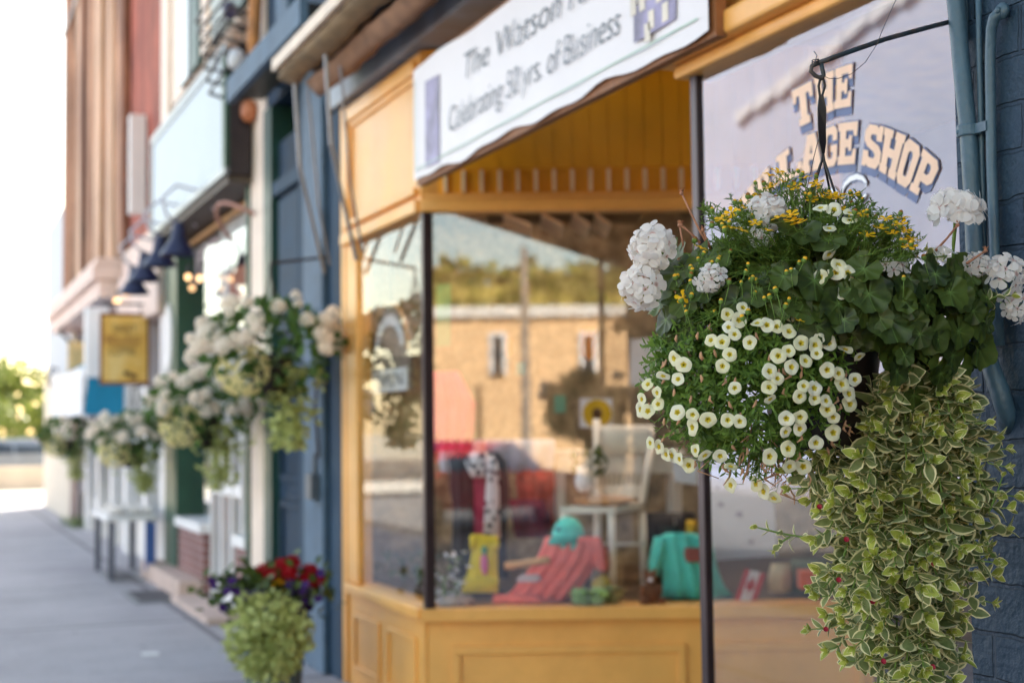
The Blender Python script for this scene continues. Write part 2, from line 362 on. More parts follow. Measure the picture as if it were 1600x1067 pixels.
# panes
def pane(name,p,a,c,mat):
    return MB().add([p,p+a,p+a+c,p+c],[(0,1,2,3)]).build(name,mat,shop)
pane('window_pane',Ve((FX+.01,8.06,.6)),Ve((0,-1.2,0)),Ve((0,0,2.0)),gl_side)
pane('window_pane',Q(0,.012,.598),T*SL,Ve((0,0,2.005)),gl_shop)
rpane=pane('window_pane',Ve((FX,4.049,.62)),Ve((0,-3.0,0)),Ve((0,0,2.04)),gl_shop)
MB().box(FX-.01,FX+.03,-1,4.034,.621,.645).build('glazing_bead',bronze,shop)
# room behind
tanroom=M('shop_wall','B79E84',.8,.15,3)
mb=MB(); mb.box(FX+.1,6.2,8.45,8.6,0,3.46); mb.build('party_wall',stone,shop)
mb=MB(); mb.box(6.2,6.3,2.4,8.6,0,3.46); mb.build('back_wall',tanroom,shop)
mb=MB(); mb.box(FX+.11,6.19,-1,8.44,3.461,3.55); mb.build('ceiling',M('recess_ceiling','C98A2C',.6),shop)
mb=MB(); p=[Q(0,.21,0),Q(SL,.21,0),Q(SL,.21,0)+Ve((0,2.2,0)),Ve((FX+.13,8.44,0))]
p=[Q(.06,.21,.50),Q(SL+1.2,.21,.50),Ve((6.15,8.44,.5)),Ve((FX+.13,8.44,.5)),Ve((FX+.13,7.0,.5))]
mb.prism(p,(0,0,.09)); mb.build('display_floor',M('display_boards','5C4A3C',.6,.3,6),shop)
# flooring of the entry recess
MB().box(FX+.12,6.1,2.5,6.2,.001,.02).build('entry_floor',M('entry_floor','8C8680',.7,.15,4),shop)
# fascia, upper wall
mb=MB(); mb.box(FX-.06,FX+.3,-1,8.47,3.47,3.86); mb.box(FX-.09,FX+.3,-1,8.50,3.861,3.90); mb.build('fascia',grayboard,shop,bevel=.01)
MB().box(FX+.0,10,-1.0,8.45,3.901,7.6).build('upper_wall',bluepaint,shop)

# lettering on the right pane: every letter an outline on the glass
G={'T':[[(0,1),(1,1),(1,.62),(.86,.62),(.8,.78),(.67,.78),(.67,.2),(.78,.2),(.78,0),(.22,0),(.22,.2),(.33,.2),(.33,.78),(.2,.78),(.14,.62),(0,.62)]],
'H':[[(0,1),(.44,1),(.44,.82),(.38,.82),(.38,.6),(.62,.6),(.62,.82),(.56,.82),(.56,1),(1,1),(1,.82),(.94,.82),(.94,.18),(1,.18),(1,0),(.56,0),(.56,.18),(.62,.18),(.62,.4),(.38,.4),(.38,.18),(.44,.18),(.44,0),(0,0),(0,.18),(.06,.18),(.06,.82),(0,.82)]],
'E':[[(0,1),(1,1),(1,.66),(.84,.66),(.78,.8),(.42,.8),(.42,.6),(.58,.6),(.58,.68),(.74,.68),(.74,.32),(.58,.32),(.58,.4),(.42,.4),(.42,.2),(.78,.2),(.84,.36),(1,.36),(1,0),(0,0),(0,.2),(.1,.2),(.1,.8),(0,.8)]],
'V':[[(0,1),(.46,1),(.46,.82),(.4,.82),(.52,.4),(.62,.82),(.56,.82),(.56,1),(1,1),(1,.82),(.92,.82),(.66,0),(.36,0),(.08,.82),(0,.82)]],
'I':[[(.1,1),(.9,1),(.9,.8),(.72,.8),(.72,.2),(.9,.2),(.9,0),(.1,0),(.1,.2),(.28,.2),(.28,.8),(.1,.8)]],
'L':[[(0,1),(.55,1),(.55,.8),(.42,.8),(.42,.2),(.78,.2),(.84,.4),(1,.4),(1,0),(0,0),(0,.2),(.1,.2),(.1,.8),(0,.8)]],
'A':[[(.28,1),(.72,1),(.94,.2),(1,.2),(1,0),(.56,0),(.56,.2),(.62,.2),(.59,.32),(.41,.32),(.38,.2),(.44,.2),(.44,0),(0,0),(0,.2),(.06,.2),(.26,.84)],[(.5,.72),(.56,.48),(.44,.48)]],
'G':[[(.2,1),(.8,1),(1,.86),(1,.62),(.7,.62),(.7,.76),(.62,.8),(.42,.8),(.34,.72),(.34,.28),(.42,.2),(.62,.2),(.7,.28),(.7,.36),(.56,.36),(.56,.52),(1,.52),(1,.14),(.82,0),(.2,0),(.02,.16),(.02,.84)]],
'S':[[(.2,1),(.62,1),(.72,.94),(.76,1),(.96,1),(.96,.64),(.68,.64),(.64,.78),(.4,.78),(.34,.7),(.42,.64),(.82,.54),(1,.4),(1,.16),(.82,0),(.36,0),(.26,.06),(.22,0),(.02,0),(.02,.38),(.3,.38),(.34,.24),(.6,.22),(.68,.3),(.58,.38),(.2,.48),(.02,.62),(.02,.84)]],
'O':[[(.2,1),(.8,1),(.98,.84),(.98,.16),(.8,0),(.2,0),(.02,.16),(.02,.84)],[(.42,.78),(.36,.7),(.36,.3),(.42,.22),(.58,.22),(.64,.3),(.64,.7),(.58,.78)]],
'P':[[(0,1),(.78,1),(.98,.86),(.98,.46),(.8,.34),(.42,.34),(.42,.18),(.56,.18),(.56,0),(0,0),(0,.18),(.1,.18),(.1,.82),(0,.82)],[(.42,.8),(.42,.54),(.58,.54),(.66,.6),(.66,.74),(.58,.8)]]}
def letters():
    def c(x,y): return (1140+x/3.953,60+y/3.953)
    spec=[('T',(386,326),(510,262),(530,505),(412,560)),('H',(522,240),(648,195),(645,445),(546,490)),('E',(655,190),(764,155),(752,420),(648,440)),
     ('V',(60,1000),(150,890),(200,1010),(130,1110)),('I',(140,905),(205,830),(245,950),(185,1020)),('L',(195,840),(285,752),(315,895),(228,965)),('L',(288,735),(440,630),(452,835),(305,905)),('A',(448,610),(565,570),(578,800),(440,850)),('G',(572,568),(670,530),(665,785),(578,805)),('E',(676,526),(798,512),(776,776),(670,784)),
     ('S',(846,528),(962,546),(925,815),(815,782)),('H',(962,548),(1095,602),(1022,880),(925,816)),('O',(1095,604),(1195,682),(1108,935),(1022,882)),('P',(1200,680),(1312,778),(1206,1000),(1112,935))]
    X=FX-.0035; mt=MB(); mn=MB(); ms=MB()
    def inset(loop,d):
        n=len(loop); cx=sum(p[0] for p in loop)/n; out=[]
        ar=sum(loop[i][0]*loop[(i+1)%n][1]-loop[(i+1)%n][0]*loop[i][1] for i in range(n)); sg=1 if ar>0 else -1
        for i in range(n):
            a,b,c_=loop[i-1],loop[i],loop[(i+1)%n]
            e1=Ve((b[0]-a[0],b[1]-a[1])).normalized(); e2=Ve((c_[0]-b[0],c_[1]-b[1])).normalized()
            n1=Ve((e1.y,-e1.x))*sg; n2=Ve((e2.y,-e2.x))*sg; w=(n1+n2)
            w=w/max(.5,w.dot(n1)) if w.length>1e-6 else n1
            out.append((b[0]+w.x*d,b[1]+w.y*d))
        return out
    for ch,tl,tr,br,bl in spec:
        P=[atX(*c(*q),X) for q in (tl,tr,br,bl)]
        def mp(u,v,dx): 
            t=P[0].lerp(P[1],u); b=P[3].lerp(P[2],u); p=b.lerp(t,v); p.x=X+dx; return p
        mt.flat([[mp(u,v,-.002) for u,v in l] for l in G[ch]])
        ol=[inset(G[ch][0],.034)]+[inset(l,-.03) for l in G[ch][1:]]
        mn.flat([[mp(u,v,0) for u,v in l] for l in ol])
        sh=P[3]-P[0]; sh=Ve((0,sh.y,sh.z)).normalized()
        wid=.019
        o=[mp(u,v,.0015)+sh*wid for u,v in ol[0]]; ms.flat([o]+[[mp(u,v,.0015)+sh*wid for u,v in l] for l in ol[1:]])
    lt=mt.build('window_lettering',tanv,rpane); lt['label']='tan slab letters with a dark edge'
    mn.build('letter_outline',navy,rpane); ms.build('letter_shadow',navy,rpane)
    # curled script below
    wv=MB(); nv=MB()
    def sw(pts,w,mbx,dx):
        q=[atX(*c(*p),X+dx) for p in pts]; L1=[];L2=[]
        for i,p in enumerate(q):
            d=(q[min(i+1,len(q)-1)]-q[max(0,i-1)]); nn=Ve((0,-d.z,d.y)).normalized(); ww=w*math.sin(PI*(i+.35)/(len(q)-.3))
            L1.append(p+nn*ww); L2.append(p-nn*ww)
        n=len(q); mbx.add(L1+L2,[(i,i+1,n+i+1,n+i) for i in range(n-1)])
    arc=[(690,985),(695,940),(712,900),(745,868),(785,855),(820,865),(842,890),(838,915)]
    sw(arc,.0125,nv,0); sw(arc,.008,wv,-.002)
    arc=[(795,1030),(815,1000),(832,975),(845,965)]
    sw(arc,.011,nv,0); sw(arc,.007,wv,-.002)
    arc=[(560,1000),(600,960),(640,935),(668,960),(655,1010)]
    sw(arc,.011,nv,0); sw(arc,.007,wv,-.002)
    wv.build('script_lettering',whitev,rpane); nv.build('script_outline',navy,rpane)
letters()

# ------------------------------------------------------------------ banner
def banner():
    X=2.22; a=atX(648,292,X); b=atX(1108,33,X); zt0=atX(648,108,X).z
    y0,y1=a.y,b.y; zb=a.z; zt=3.26
    t=empty('banner',(X,(y0+y1)/2,zb),'white lettered banner on a brown board over the shop entry','banner')
    n=40; vs=[];fs=[]
    MB().box(X+.012,X+.05,y1-.02,y0+.0,zb+.004,zt+.02).build('backing_board',wood,t)
    for k in range(2):
        for i in range(n+1):
            u=i/n; y=y0+(y1-y0)*u
            wob=.012*math.sin(u*19)+.009*math.sin(u*43+1)
            zz=zb+.022+wob*.8 if k==0 else zt+.01*math.sin(u*14)
            vs.append((X-.004+.004*math.sin(u*31),y+(.012*math.sin(zz*30) if i in(0,n) else 0),zz))
    for i in range(n): fs.append((i,i+1,n+1+i+1,n+1+i))
    MB().add(vs,fs).build('banner_sheet',sheetw,t,smooth=True)
    xs=X-.012
    def pt(px,py): return atX(px,py,xs)
    for nm,c in (('photo_print',[(664,262),(686,254),(686,116),(664,128)]),('photo_print',[(990,68),(1056,30),(1056,-20),(990,12)])):
        q=[pt(*p) for p in c]; f=MB().add(q,[(0,1,2,3)]).build(nm,photoA,t)
    mb=MB()
    q=[pt(*p) for p in ((990,20),(1004,12),(1030,-2),(1018,40),(1040,28),(1012,60))]
    for p in q: mb.box(xs-.002,xs-.001,p.y-.02,p.y+.02,p.z-.012,p.z+.05)
    mb.build('photo_detail',M('print_cream','D8CFC0',.5),t)
    mb=MB(); zl=zb+.07
    mb.box(xs-.001,xs,y0-.04,y1+.05,zl,zl+.006); mb.box(xs-.001,xs,y0-.04,y0-.046,zl+.007,zt-.05)
    mb.build('border_line',inkg,t)
    c0=pt(724,98); c1=pt(965,-40)
    l=pt(722,92); r_=pt(1000,-45); z1=pt(742,96).z
    text('The Watson Family','banner_lettering',inkm,t,(xs-.001,(pt(722,90).y+pt(985,-30).y)/2,z1+.0),(0,-1,0),(0,0,1),abs(pt(722,90).y-pt(985,-30).y),.15,shear=.2,off=-.012)
    z2=pt(738,168).z
    text('Celebrating 50 yrs. of Business','banner_lettering',inkm,t,(xs-.001,(pt(700,180).y+pt(966,35).y)/2,z2),(0,-1,0),(0,0,1),abs(pt(700,180).y-pt(966,35).y),.145,shear=.2,off=-.012)
banner()

# ------------------------------------------------------------------ right pier, pipes
PX=2.04
ye=atX(1503,500,PX).y
pr=empty('brick_pier',(PX,ye-1,0),'painted blue brick pier at the right beside the big flower basket','brick pier')
mb=MB(); mb.box(PX,PX+3,-8,ye,0,7.6); mb.build('brick_wall',bluebrick,pr)
pipem=M('blue_painted_pipe','3E5868',.42,.2,9,.25,70,stain='435A68')
def onpier(px,py,off): return atX(px,py,PX-off)
d=empty('drain_pipe',onpier(1515,400,.03),'thick blue painted drain pipe strapped to the brick pier','pipe')
mb=MB(); mb.tube([onpier(*p,o) for p,o in (((1490,-60),.03),((1493,0),.03),((1503,110),.03),((1513,205),.03),((1521,330),.03),((1525,450),.03),((1533,520),.03),((1547,570),.03),((1562,610),.025),((1572,645),.012),((1577,670),-.01))],[.0185]*8+[.02,.02,.018],14); mb.build('pipe',pipem,d,smooth=True)
mb=MB(); c=onpier(1513,205,.03); mb.lathe(c+Ve((0,0,-.012)),[(.0225,0),(.024,.003),(.024,.021),(.0225,.024)],18); c2=onpier(1538,206,.012); mb.obox(c+Ve((-.004,-.022,-.01)),(.008,0,0),(0,-.035,0),(0,0,.02)); mb.ell(onpier(1532,205,.028),.006); mb.ell(onpier(1498,207,.05),.006); mb.build('pipe_strap',pipem,d)
d=empty('conduit',onpier(1530,150,.02),'thin blue conduit running down right behind the drain pipe','pipe')
MB().tube([onpier(1528,-60,.012),onpier(1530,60,.012),onpier(1533,180,.012),onpier(1538,420,.012),onpier(1542,520,.012)],.0065,8).build('pipe',pipem,d,smooth=True)
d=empty('conduit',onpier(1552,150,.02),'blue conduit with a round elbow at its top on the brick pier','pipe')
MB().tube([onpier(1568,16,.0),onpier(1562,20,.022),onpier(1554,28,.026),onpier(1549,45,.024),onpier(1547,90,.02),onpier(1549,250,.02),onpier(1555,420,.02),onpier(1562,540,.02)],[.011,.0125,.0125,.0115,.011,.011,.011,.011],10).build('pipe',pipem,d,smooth=True)
mb=MB(); c=onpier(1566,18,.016); mb.ell(c,.012,.018,.018); mb.ell(c+Ve((-.012,0,0)),.006,.008,.008); mb.build('elbow_cap',pipem,d,smooth=True)
mb=MB(); c=onpier(1543,236,.006); mb.box(c.x-.004,c.x+.004,c.y-.008,c.y+.008,c.z-.02,c.z+.02); mb.build('wall_clip',dark,d)

# ------------------------------------------------------------------ plants
PROF3=[(0,.12),(.35,1),(.7,.8),(1,0)]
PROF6=[(0,.14),(.16,.62),(.38,1),(.6,.92),(.8,.56),(.92,.24),(1,0)]
PROFN=[(0,.5),(.5,1),(1,0)]
def leaf(mb,p,d,n,L,W,mi=0,rn=.5,prof=PROF3,droop=0,fold=.25,inner=False):
    d=d.normalized(); s=d.cross(n)
    if s.length<1e-5: s=d.orthogonal()
    s.normalize(); n=s.cross(d); vs=[];es=[];fs=[];k=len(prof)
    cols=5 if inner else 3
    for t,w in prof:
        c=p+d*(L*t)-n*(droop*L*t*t)
        ww=w*W*.5
        for j in range(cols):
            u=j/(cols-1)*2-1
            if inner and abs(u)==.5: u*=1.5
            vs.append(c+s*(ww*u)+n*(fold*ww*abs(u)**1.5))
            es.append(max(abs(u),min(1,max(0,(t-.55)/.45)**3)) )
    for i in range(k-1):
        for j in range(cols-1):
            a=i*cols+j; fs.append((a,a+1,a+cols+1,a+cols))
    mb.add(vs,fs,mi,es,rn)
def gleaf(mb,c,n,up,Rd,mi=0,rn=.5,cup=.18,ns=34):
    """round scalloped geranium leaf, radial veins"""
    n=n.normalized(); x=up.cross(n)
    if x.length<1e-5: x=n.orthogonal()
    x.normalize(); y=n.cross(x); vs=[c];es=[.0];fs=[]
    ph=rnd.uniform(0,9)
    rings=(.35,.7,1.0)
    for ri,rr in enumerate(rings):
        for j in range(ns+1):
            a=-PI*.93+2*PI*.93*j/ns
            sc_=1+.065*math.cos(a*7+PI)+(.03*math.cos(a*21+ph) if rr==1 else 0)
            r=Rd*rr*sc_*(.82+.18*math.cos(a*.5)**.5)
            z=Rd*(cup*rr*rr+.04*rr*math.cos(a*7)+.13*rr*rr*math.sin(a*2+ph)+.05*rr*math.sin(a*5+ph*3)*rr-.12*rr**3*abs(math.sin(a*1.5+ph)))
            vs.append(c+x*(math.sin(a)*r)+y*(math.cos(a)*r)+n*z)
            vein=abs(math.sin(a*3.5)); es.append(.1+.9*vein*min(1,rr*1.2))
    w=ns+1
    for j in range(ns): fs.append((0,1+j,2+j))
    for k in range(2):
        for j in range(ns): a=1+k*w+j; fs.append((a,a+w,a+w+1,a+1))
    mb.add(vs,fs,mi,es,rn)
def petal(mb,p,d,n,L,W,mi=0,rn=.5,curl=.2):
    d=d.normalized(); s=d.cross(n).normalized(); n=s.cross(d); vs=[];es=[]
    for t,w in ((0,.16),(.3,.5),(.65,1),(.9,.82),(1.0,.35)):
        for u in (-1,0,1):
            vs.append(p+d*(L*t*(1 if u==0 or t<.95 else .97))+s*(W*.5*w*u)+n*(curl*L*(.5*t*t-.25*abs(u)*w*t)))
            es.append(1-t)
    fs=[(i*3+j,i*3+j+1,i*3+j+4,i*3+j+3) for i in range(4) for j in range(2)]
    mb.add(vs,fs,mi,es,rn)

def petalmat(name,a,b,core,core_at=.75,transl=.3):
    m,nt,out=newmat(name); L=nt.links.new
    ed=N(nt,'ShaderNodeAttribute',attribute_name='edge'); rn_=N(nt,'ShaderNodeAttribute',attribute_name='rnd')
    c=mixc(nt,rn_.outputs['Fac'],lin(a),lin(b))
    oi=N(nt,'ShaderNodeObjectInfo'); c=mixc(nt,ramp(nt,oi.outputs['Random'],[(0,(0,0,0)),(1,(.5,.5,.5))]),c,lin(b))
    c=mixc(nt,ramp(nt,ed.outputs['Fac'],[(core_at-.14,(0,0,0)),(core_at+.06,(1,1,1))]),c,lin(core))
    p=N(nt,'ShaderNodeBsdfPrincipled'); L(c,p.inputs['Base Color']); p.inputs['Roughness'].default_value=.6; p.inputs['Specular IOR Level'].default_value=.25
    t=N(nt,'ShaderNodeBsdfTranslucent'); L(c,t.inputs[0]); mx=N(nt,'ShaderNodeMixShader'); mx.inputs[0].default_value=transl; L(p.outputs[0],mx.inputs[1]); L(t.outputs[0],mx.inputs[2]); L(mx.outputs[0],out.inputs[0]); return m
P_cream=petalmat('cream_petunia_petals','F6F3E2','EFEBC4','D8C23A',.80,.32)
P_calyx=leafmat('calyx_green','6F9040','8CA84C',transl=.3)
P_white=petalmat('white_geranium_petals','F8F4F0','F0EAE8','D9A8A4',.93,.5)
P_yellow=petalmat('yellow_daisy_petals','FFD426','FFC414','D89A10',.97,.42)
P_brown=M('bud_brown','8A5A20',.8,.3,40)
P_bud=M('bud_yellow','E8AC20',.7,.3,40)
P_dry=M('dried_stem','A8745A',.8,.25,40)
P_red=M('crimson_flower','981432',.6,.25,40)
L_ger=leafmat('geranium_leaf','18260F','4A5A22',transl=.14,vein='6A8848',rough=.45)
L_pet=leafmat('petunia_leaf','365420','6A8834',transl=.3)
L_bid=leafmat('bidens_leaf','3C5426','6C863A',transl=.3)
L_vine=leafmat('variegated_leaf','5A6A3A','8A9460',edge='F2E8B8',edge_at=.69,transl=.25,rough=.45)
L_vtip=leafmat('variegated_tip_leaf','869238','A6AC4C',edge='F0E8B4',edge_at=.78,transl=.3,rough=.45)
L_stem=leafmat('green_stem','5A7A34','7C9448',transl=.1)
potm=M('dark_brown_pot','1F1614',.45,.25,10)
strapm=M('hanger_plastic','20181C',.4,.2,14)

def petunia_mesh(sd):
    rr=random.Random(sd); mb=MB(); n=25; vs=[];es=[];fs=[]; ph=rr.uniform(0,6)
    prof=[(.07,-.85,1.0),(.12,-.4,1.0),(.2,-.16,.98),(.32,-.07,.82),(.55,-.03,.5),(.82,0,.2),(1.0,-.03-rr.uniform(0,.08),.0)]
    for r,z,e in prof:
        for j in range(n):
            a=2*PI*j/n; lob=1+(.03*math.cos(5*a+ph)+.045*math.sin(2*a+ph*2)+.03*math.sin(3*a-ph))*r
            if .25<r<.4: lob*=1+.16*math.cos(5*a+ph)
            vs.append(Ve((math.cos(a)*r*lob,math.sin(a)*r*lob,z+r*r*((.07+.05*(sd%3))*math.sin(2*a+ph)+.05*math.cos(5*a)+(.05+.04*(sd%2))*math.sin(3*a+ph))))); es.append(e)
    k=len(prof)
    for i in range(k-1):
        for j in range(n): fs.append((i*n+j,i*n+(j+1)%n,(i+1)*n+(j+1)%n,(i+1)*n+j))
    mb.add(vs,fs,0,es,rr.random())
    for j in range(5):
        a=2*PI*j/5; leaf(mb,Ve((0,0,-.95)),Ve((math.cos(a)*.4,math.sin(a)*.4,1)),Ve((math.cos(a),math.sin(a),0)),.5,.14,1,.5)
    mb.tube([(0,0,-.8),(.05,0,-1.3),(.2,.1,-2.2)],[.05,.04,.03],5,1)
    me=mb.build('petunia_flower',[P_cream,P_calyx],None,smooth=True,attr=True); m=me.data; bpy.data.objects.remove(me); return m
def daisy_mesh(sd):
    rr=random.Random(sd); mb=MB()
    for j in range(5):
        a=2*PI*j/5+rr.uniform(-.15,.15); petal(mb,Ve((math.cos(a),math.sin(a),0))*.12,Ve((math.cos(a),math.sin(a),.12)),Z3,.95,.62,0,rr.random(),rr.uniform(-.15,.3))
    mb.ell((0,0,.02),.24,.24,.14,10,6,1); mb.tube([(0,0,0),(.06,.02,-.6),(.2,.1,-1.8)],.04,5,2); mb.ell((0,0,-.12),.16,.16,.16,8,5,2)
    o=mb.build('daisy_flower',[P_yellow,P_bud,L_stem],None,smooth=True,attr=True); m=o.data; bpy.data.objects.remove(o); return m
def bud_mesh(sd):
    mb=MB(); mb.lathe((0,0,-.9),[(.1,0),(.55,.25),(.7,.8),(.55,1.3)],8,1); mb.ell((0,0,.35),.6,.6,.55,9,6,0); mb.tube([(0,0,-.8),(.1,0,-2.5),(.5,.2,-6)],[.14,.12,.1],5,1)
    for j in range(6):
        a=2*PI*j/6; leaf(mb,Ve((math.cos(a)*.4,math.sin(a)*.4,-.7)),Ve((math.cos(a)*.5,math.sin(a)*.5,1)),Ve((math.cos(a),math.sin(a),0)),1.0,.35,1,.3)
    o=mb.build('flower_bud',[P_bud if sd%3 else P_brown,L_stem],None,smooth=True,attr=True); m=o.data; bpy.data.objects.remove(o); return m
def gerhead_mesh(sd,nf=24,flat=.75,spread=1.0):
    """umbel of five-petalled florets, unit radius, facing +Z"""
    rr=random.Random(sd); mb=MB()
    for k in range(nf):
        z=1-(k+.5)/nf*1.25*spread; a=k*2.39996+rr.uniform(-.25,.25); z=max(-.6,z); q=math.sqrt(max(0,1-z*z))
        d=Ve((q*math.cos(a),q*math.sin(a),z)); c=Ve((d.x,d.y,d.z*flat))*.72*rr.uniform(.8,1.16)
        n=(d+Ve((rr.uniform(-.22,.22),rr.uniform(-.22,.22),rr.uniform(-.1,.2)))).normalized(); u=n.orthogonal().normalized(); v=n.cross(u); a0=rr.uniform(0,6)
        for j in range(5):
            t=a0+2*PI*j/5+rr.uniform(-.12,.12); pd=u*math.cos(t)+v*math.sin(t)+n*.12; s=rr.uniform(.40,.56)
            petal(mb,c+pd*.03,pd,n,s,s*.8,0,rr.random(),rr.uniform(-.1,.18))
        mb.tube([c,c*.4,Ve((0,0,-.25))],.012,4,1)
    mb.tube([(0,0,-.2),(.05,.03,-1.6)],.045,6,1)
    for k in range(6):
        a=k*1.05; leaf(mb,Ve((0,0,-.25)),Ve((math.cos(a),math.sin(a),-.3)),Z3,.35,.12,1,.6)
    o=mb.build('geranium_head',[P_white,L_stem],None,smooth=True,attr=True); m=o.data; bpy.data.objects.remove(o); return m
PET=[petunia_mesh(i) for i in range(6)]; DAI=[daisy_mesh(i) for i in range(4)]; BUD=[bud_mesh(i) for i in range(3)]
GER=[gerhead_mesh(1),gerhead_mesh(2,20),gerhead_mesh(3,24,.5,.8),gerhead_mesh(4,12),gerhead_mesh(5,3,1,.3)]
def frame(p,n,scale,spin=0.0):
    n=n.normalized(); x=n.orthogonal().normalized(); y=n.cross(x)
    c,s=math.cos(spin),math.sin(spin); x,y=x*c+y*s,y*c-x*s
    return Matrix(((x.x*scale,y.x*scale,n.x*scale,p.x),(x.y*scale,y.y*scale,n.y*scale,p.y),(x.z*scale,y.z*scale,n.z*scale,p.z),(0,0,0,1)))
D0=2.84; MPP=D0/FPX
FWD=Ve((math.sin(TH),math.cos(TH),0)); RTH=Ve((math.cos(TH),-math.sin(TH),0))   # level axes seen from the pavement
CAMD=-FWD
# the plant's own frame: u metres to the side, h height over the pot centre line, w metres out towards the pavement viewer
HOOK=at(1284,112,D0)
def BV(px,py,w=0): return at(px,py,D0-w)
def sph(px,py,cx,cy,rx,ry,rz):
    k=1-((px-cx)/rx)**2-((py-cy)/ry)**2
    return math.sqrt(k)*rz if k>0 else None
def bulge(px,py):
    b=0
    for e in ((1295,490,285,205,.22),(1180,590,190,165,.26),(1415,800,150,290,.15)):
        k=sph(px,py,*e)
        if k and k>b: b=k
    return b
def outn(px,py,e):
    cx,cy,rx,ry,rz=e; k=sph(px,py,*e) or 0
    v=RT*((px-cx)*MPP/(rx*MPP)**2)-UP*((py-cy)*MPP/(ry*MPP)**2)-FW*(k/(rz*rz))
    return v.normalized()
E1=(1295,490,285,205,.22); E2=(1180,590,190,165,.26); E3=(1415,800,150,290,.15)

basket=empty('hanging_basket',HOOK,'large sharp hanging basket of white, yellow and cream flowers with variegated trailing leaves','hanging basket','hanging flower baskets along the shops')
# pot and hanger
pc=BV(1278,505,0)
mb=MB(); mb.lathe(pc,[(.085,-.25),(.095,-.24),(.128,-.01),(.135,0),(.135,.02),(.125,.02),(.118,-.02),(.09,-.03)],28); mb.build('pot',potm,basket,smooth=True)
mb=MB(); k=HOOK+Ve((0,0,-.008))
def H(px,py): return BV(px,py,0)
mb.tube([H(1283,118),H(1279,135),H(1281,150)],.0028,6); mb.tube([H(1285,118),H(1289,135),H(1284,152)],.0028,6)
sp=[(1283,150),(1284,170),(1284,200),(1285,222),(1286,240)]
pts=[H(*p) for p in sp]; vs=[];fs=[]
for i,p in enumerate(pts):
    tw=i*.5; w=.0088*(1 if 0<i<4 else .5); a=RT*math.cos(tw*.3)+FW*math.sin(tw*.3)
    for sx_,sy_ in ((-1,-1),(1,-1),(1,1),(-1,1)): vs.append(p+a*w*sx_+FW*.003*sy_)
for i in range(len(pts)-1):
    for j in range(4): fs.append((i*4+j,i*4+(j+1)%4,i*4+4+(j+1)%4,i*4+4+j))
mb.add(vs,fs)
for ang in (20,110,200,290):
    r=R(ang); e=pc+Ve((math.cos(r)*.132,math.sin(r)*.132,.015)); mb.tube([H(1286,238),H(1286,246)*.5+(H(1286,246).lerp(e,.05))*.5,e],.0026,6)
mb.build('hanger',strapm,basket)
MB().tube([H(1282,205),H(1272,245),H(1262,290),H(1255,330)],.0009,5).build('tie_wire',dark,basket)
soil=MB(); soil.ell(pc+Ve((0,0,.01)),.118,.118,.05,16,8,0,.3,3); soil.build('soil',M('soil','2A1E16',.95,.3,20),basket)

# geranium foliage
mb=MB(); gs=[]
spec=[(1105,405,40),(1060,425,32),(1035,455,26),(1070,470,28),(1040,500,24),(1066,520,30),(1100,450,30),(1187,452,30),(1224,432,22),(1150,470,24),(1216,478,22),(1150,490,20),(1245,470,26),(1030,415,22),(1060,395,20),(1250,360,32),(1290,375,30),(1350,420,28),(1225,345,22)]
for (x,y,r) in spec:
    n=outn(x,y,E1)+Z3*.35+RT*rnd.uniform(-.3,.3); gs.append((x,y,r,n,rnd.uniform(.02,.05)))
for i in range(300):
    x=rnd.uniform(1190,1545); y=rnd.uniform(420,620)
    if not (((x-1360)/205)**2+((y-505)/125)**2<1): continue
    if x<1330 and y>510+ (1330-x)*.15: continue
    if x<1385 and y>545: continue
    n=outn(x,y,E1)+Z3*.25+RT*rnd.uniform(-.45,.45)-UP*rnd.uniform(-.1,.5)
    gs.append((x,y,rnd.choice((rnd.uniform(14,24),rnd.uniform(20,37))),n,rnd.uniform(-.09,.035)))
for i in range(70):
    x=rnd.uniform(1020,1330); y=rnd.uniform(380,520)
    n=outn(x,y,E1)+Z3*.6+RT*rnd.uniform(-.5,.5); gs.append((x,y,rnd.uniform(18,34),n,rnd.uniform(-.10,-.02)))
for (x,y,r,n,off) in gs:
    b=sph(x,y,*E1); 
    if b is None: b=.0
    c=BV(x,y,b*.9+off); down=-Z3+RT*rnd.uniform(-.8,.8)
    gleaf(mb,c,n,down,r*MPP,0,rnd.random(),rnd.uniform(.05,.3))
    base=pc+Ve((rnd.uniform(-.08,.08),rnd.uniform(-.08,.08),.03)); mb.tube([base,base.lerp(c,.6)+Z3*.03,c],.0016,5,1,rn=rnd.random())
mb.build('geranium_foliage',[L_ger,L_stem],basket,smooth=True,attr=True)
# geranium heads
heads=[(1019,388,37,0,(-.5,.2,.9),.12),(1003,450,35,1,(-.6,-.1,.9),.13),(1198,332,31,1,(-.1,.8,.6),.10),(1496,328,45,2,(.0,1.0,.25),.06),(1572,434,36,3,(.3,.3,.9),.06),(1590,482,26,3,(.3,-.2,.9),.06),(1110,436,24,3,(-.2,.3,.9),.2),(1392,418,24,4,(.1,.1,1),.16),(1466,408,26,4,(.1,.6,.7),.08),(1523,415,24,3,(.1,.2,.9),.06),(1190,372,20,3,(0,.3,.9),.12)]
for i,(x,y,r,k,nn,w) in enumerate(heads):
    n=RT*nn[0]+UP*nn[1]-FW*nn[2]
    inst(GER[k],'geranium_head',basket,frame(BV(x,y,w),n,r*MPP*1.04,rnd.uniform(0,6)))
mb=MB()
for a,b,c_ in (((1492,345),(1489,380),(1492,430)),((1020,410),(1060,425),(1120,450)),((1010,465),(1060,465),(1110,470))):
    MB().tube([BV(*a,.06),BV(*b,.06),BV(*c_,.03)],.0028,6,0,rn=.6).build('flower_stalk',[L_stem],basket,smooth=True,attr=True)
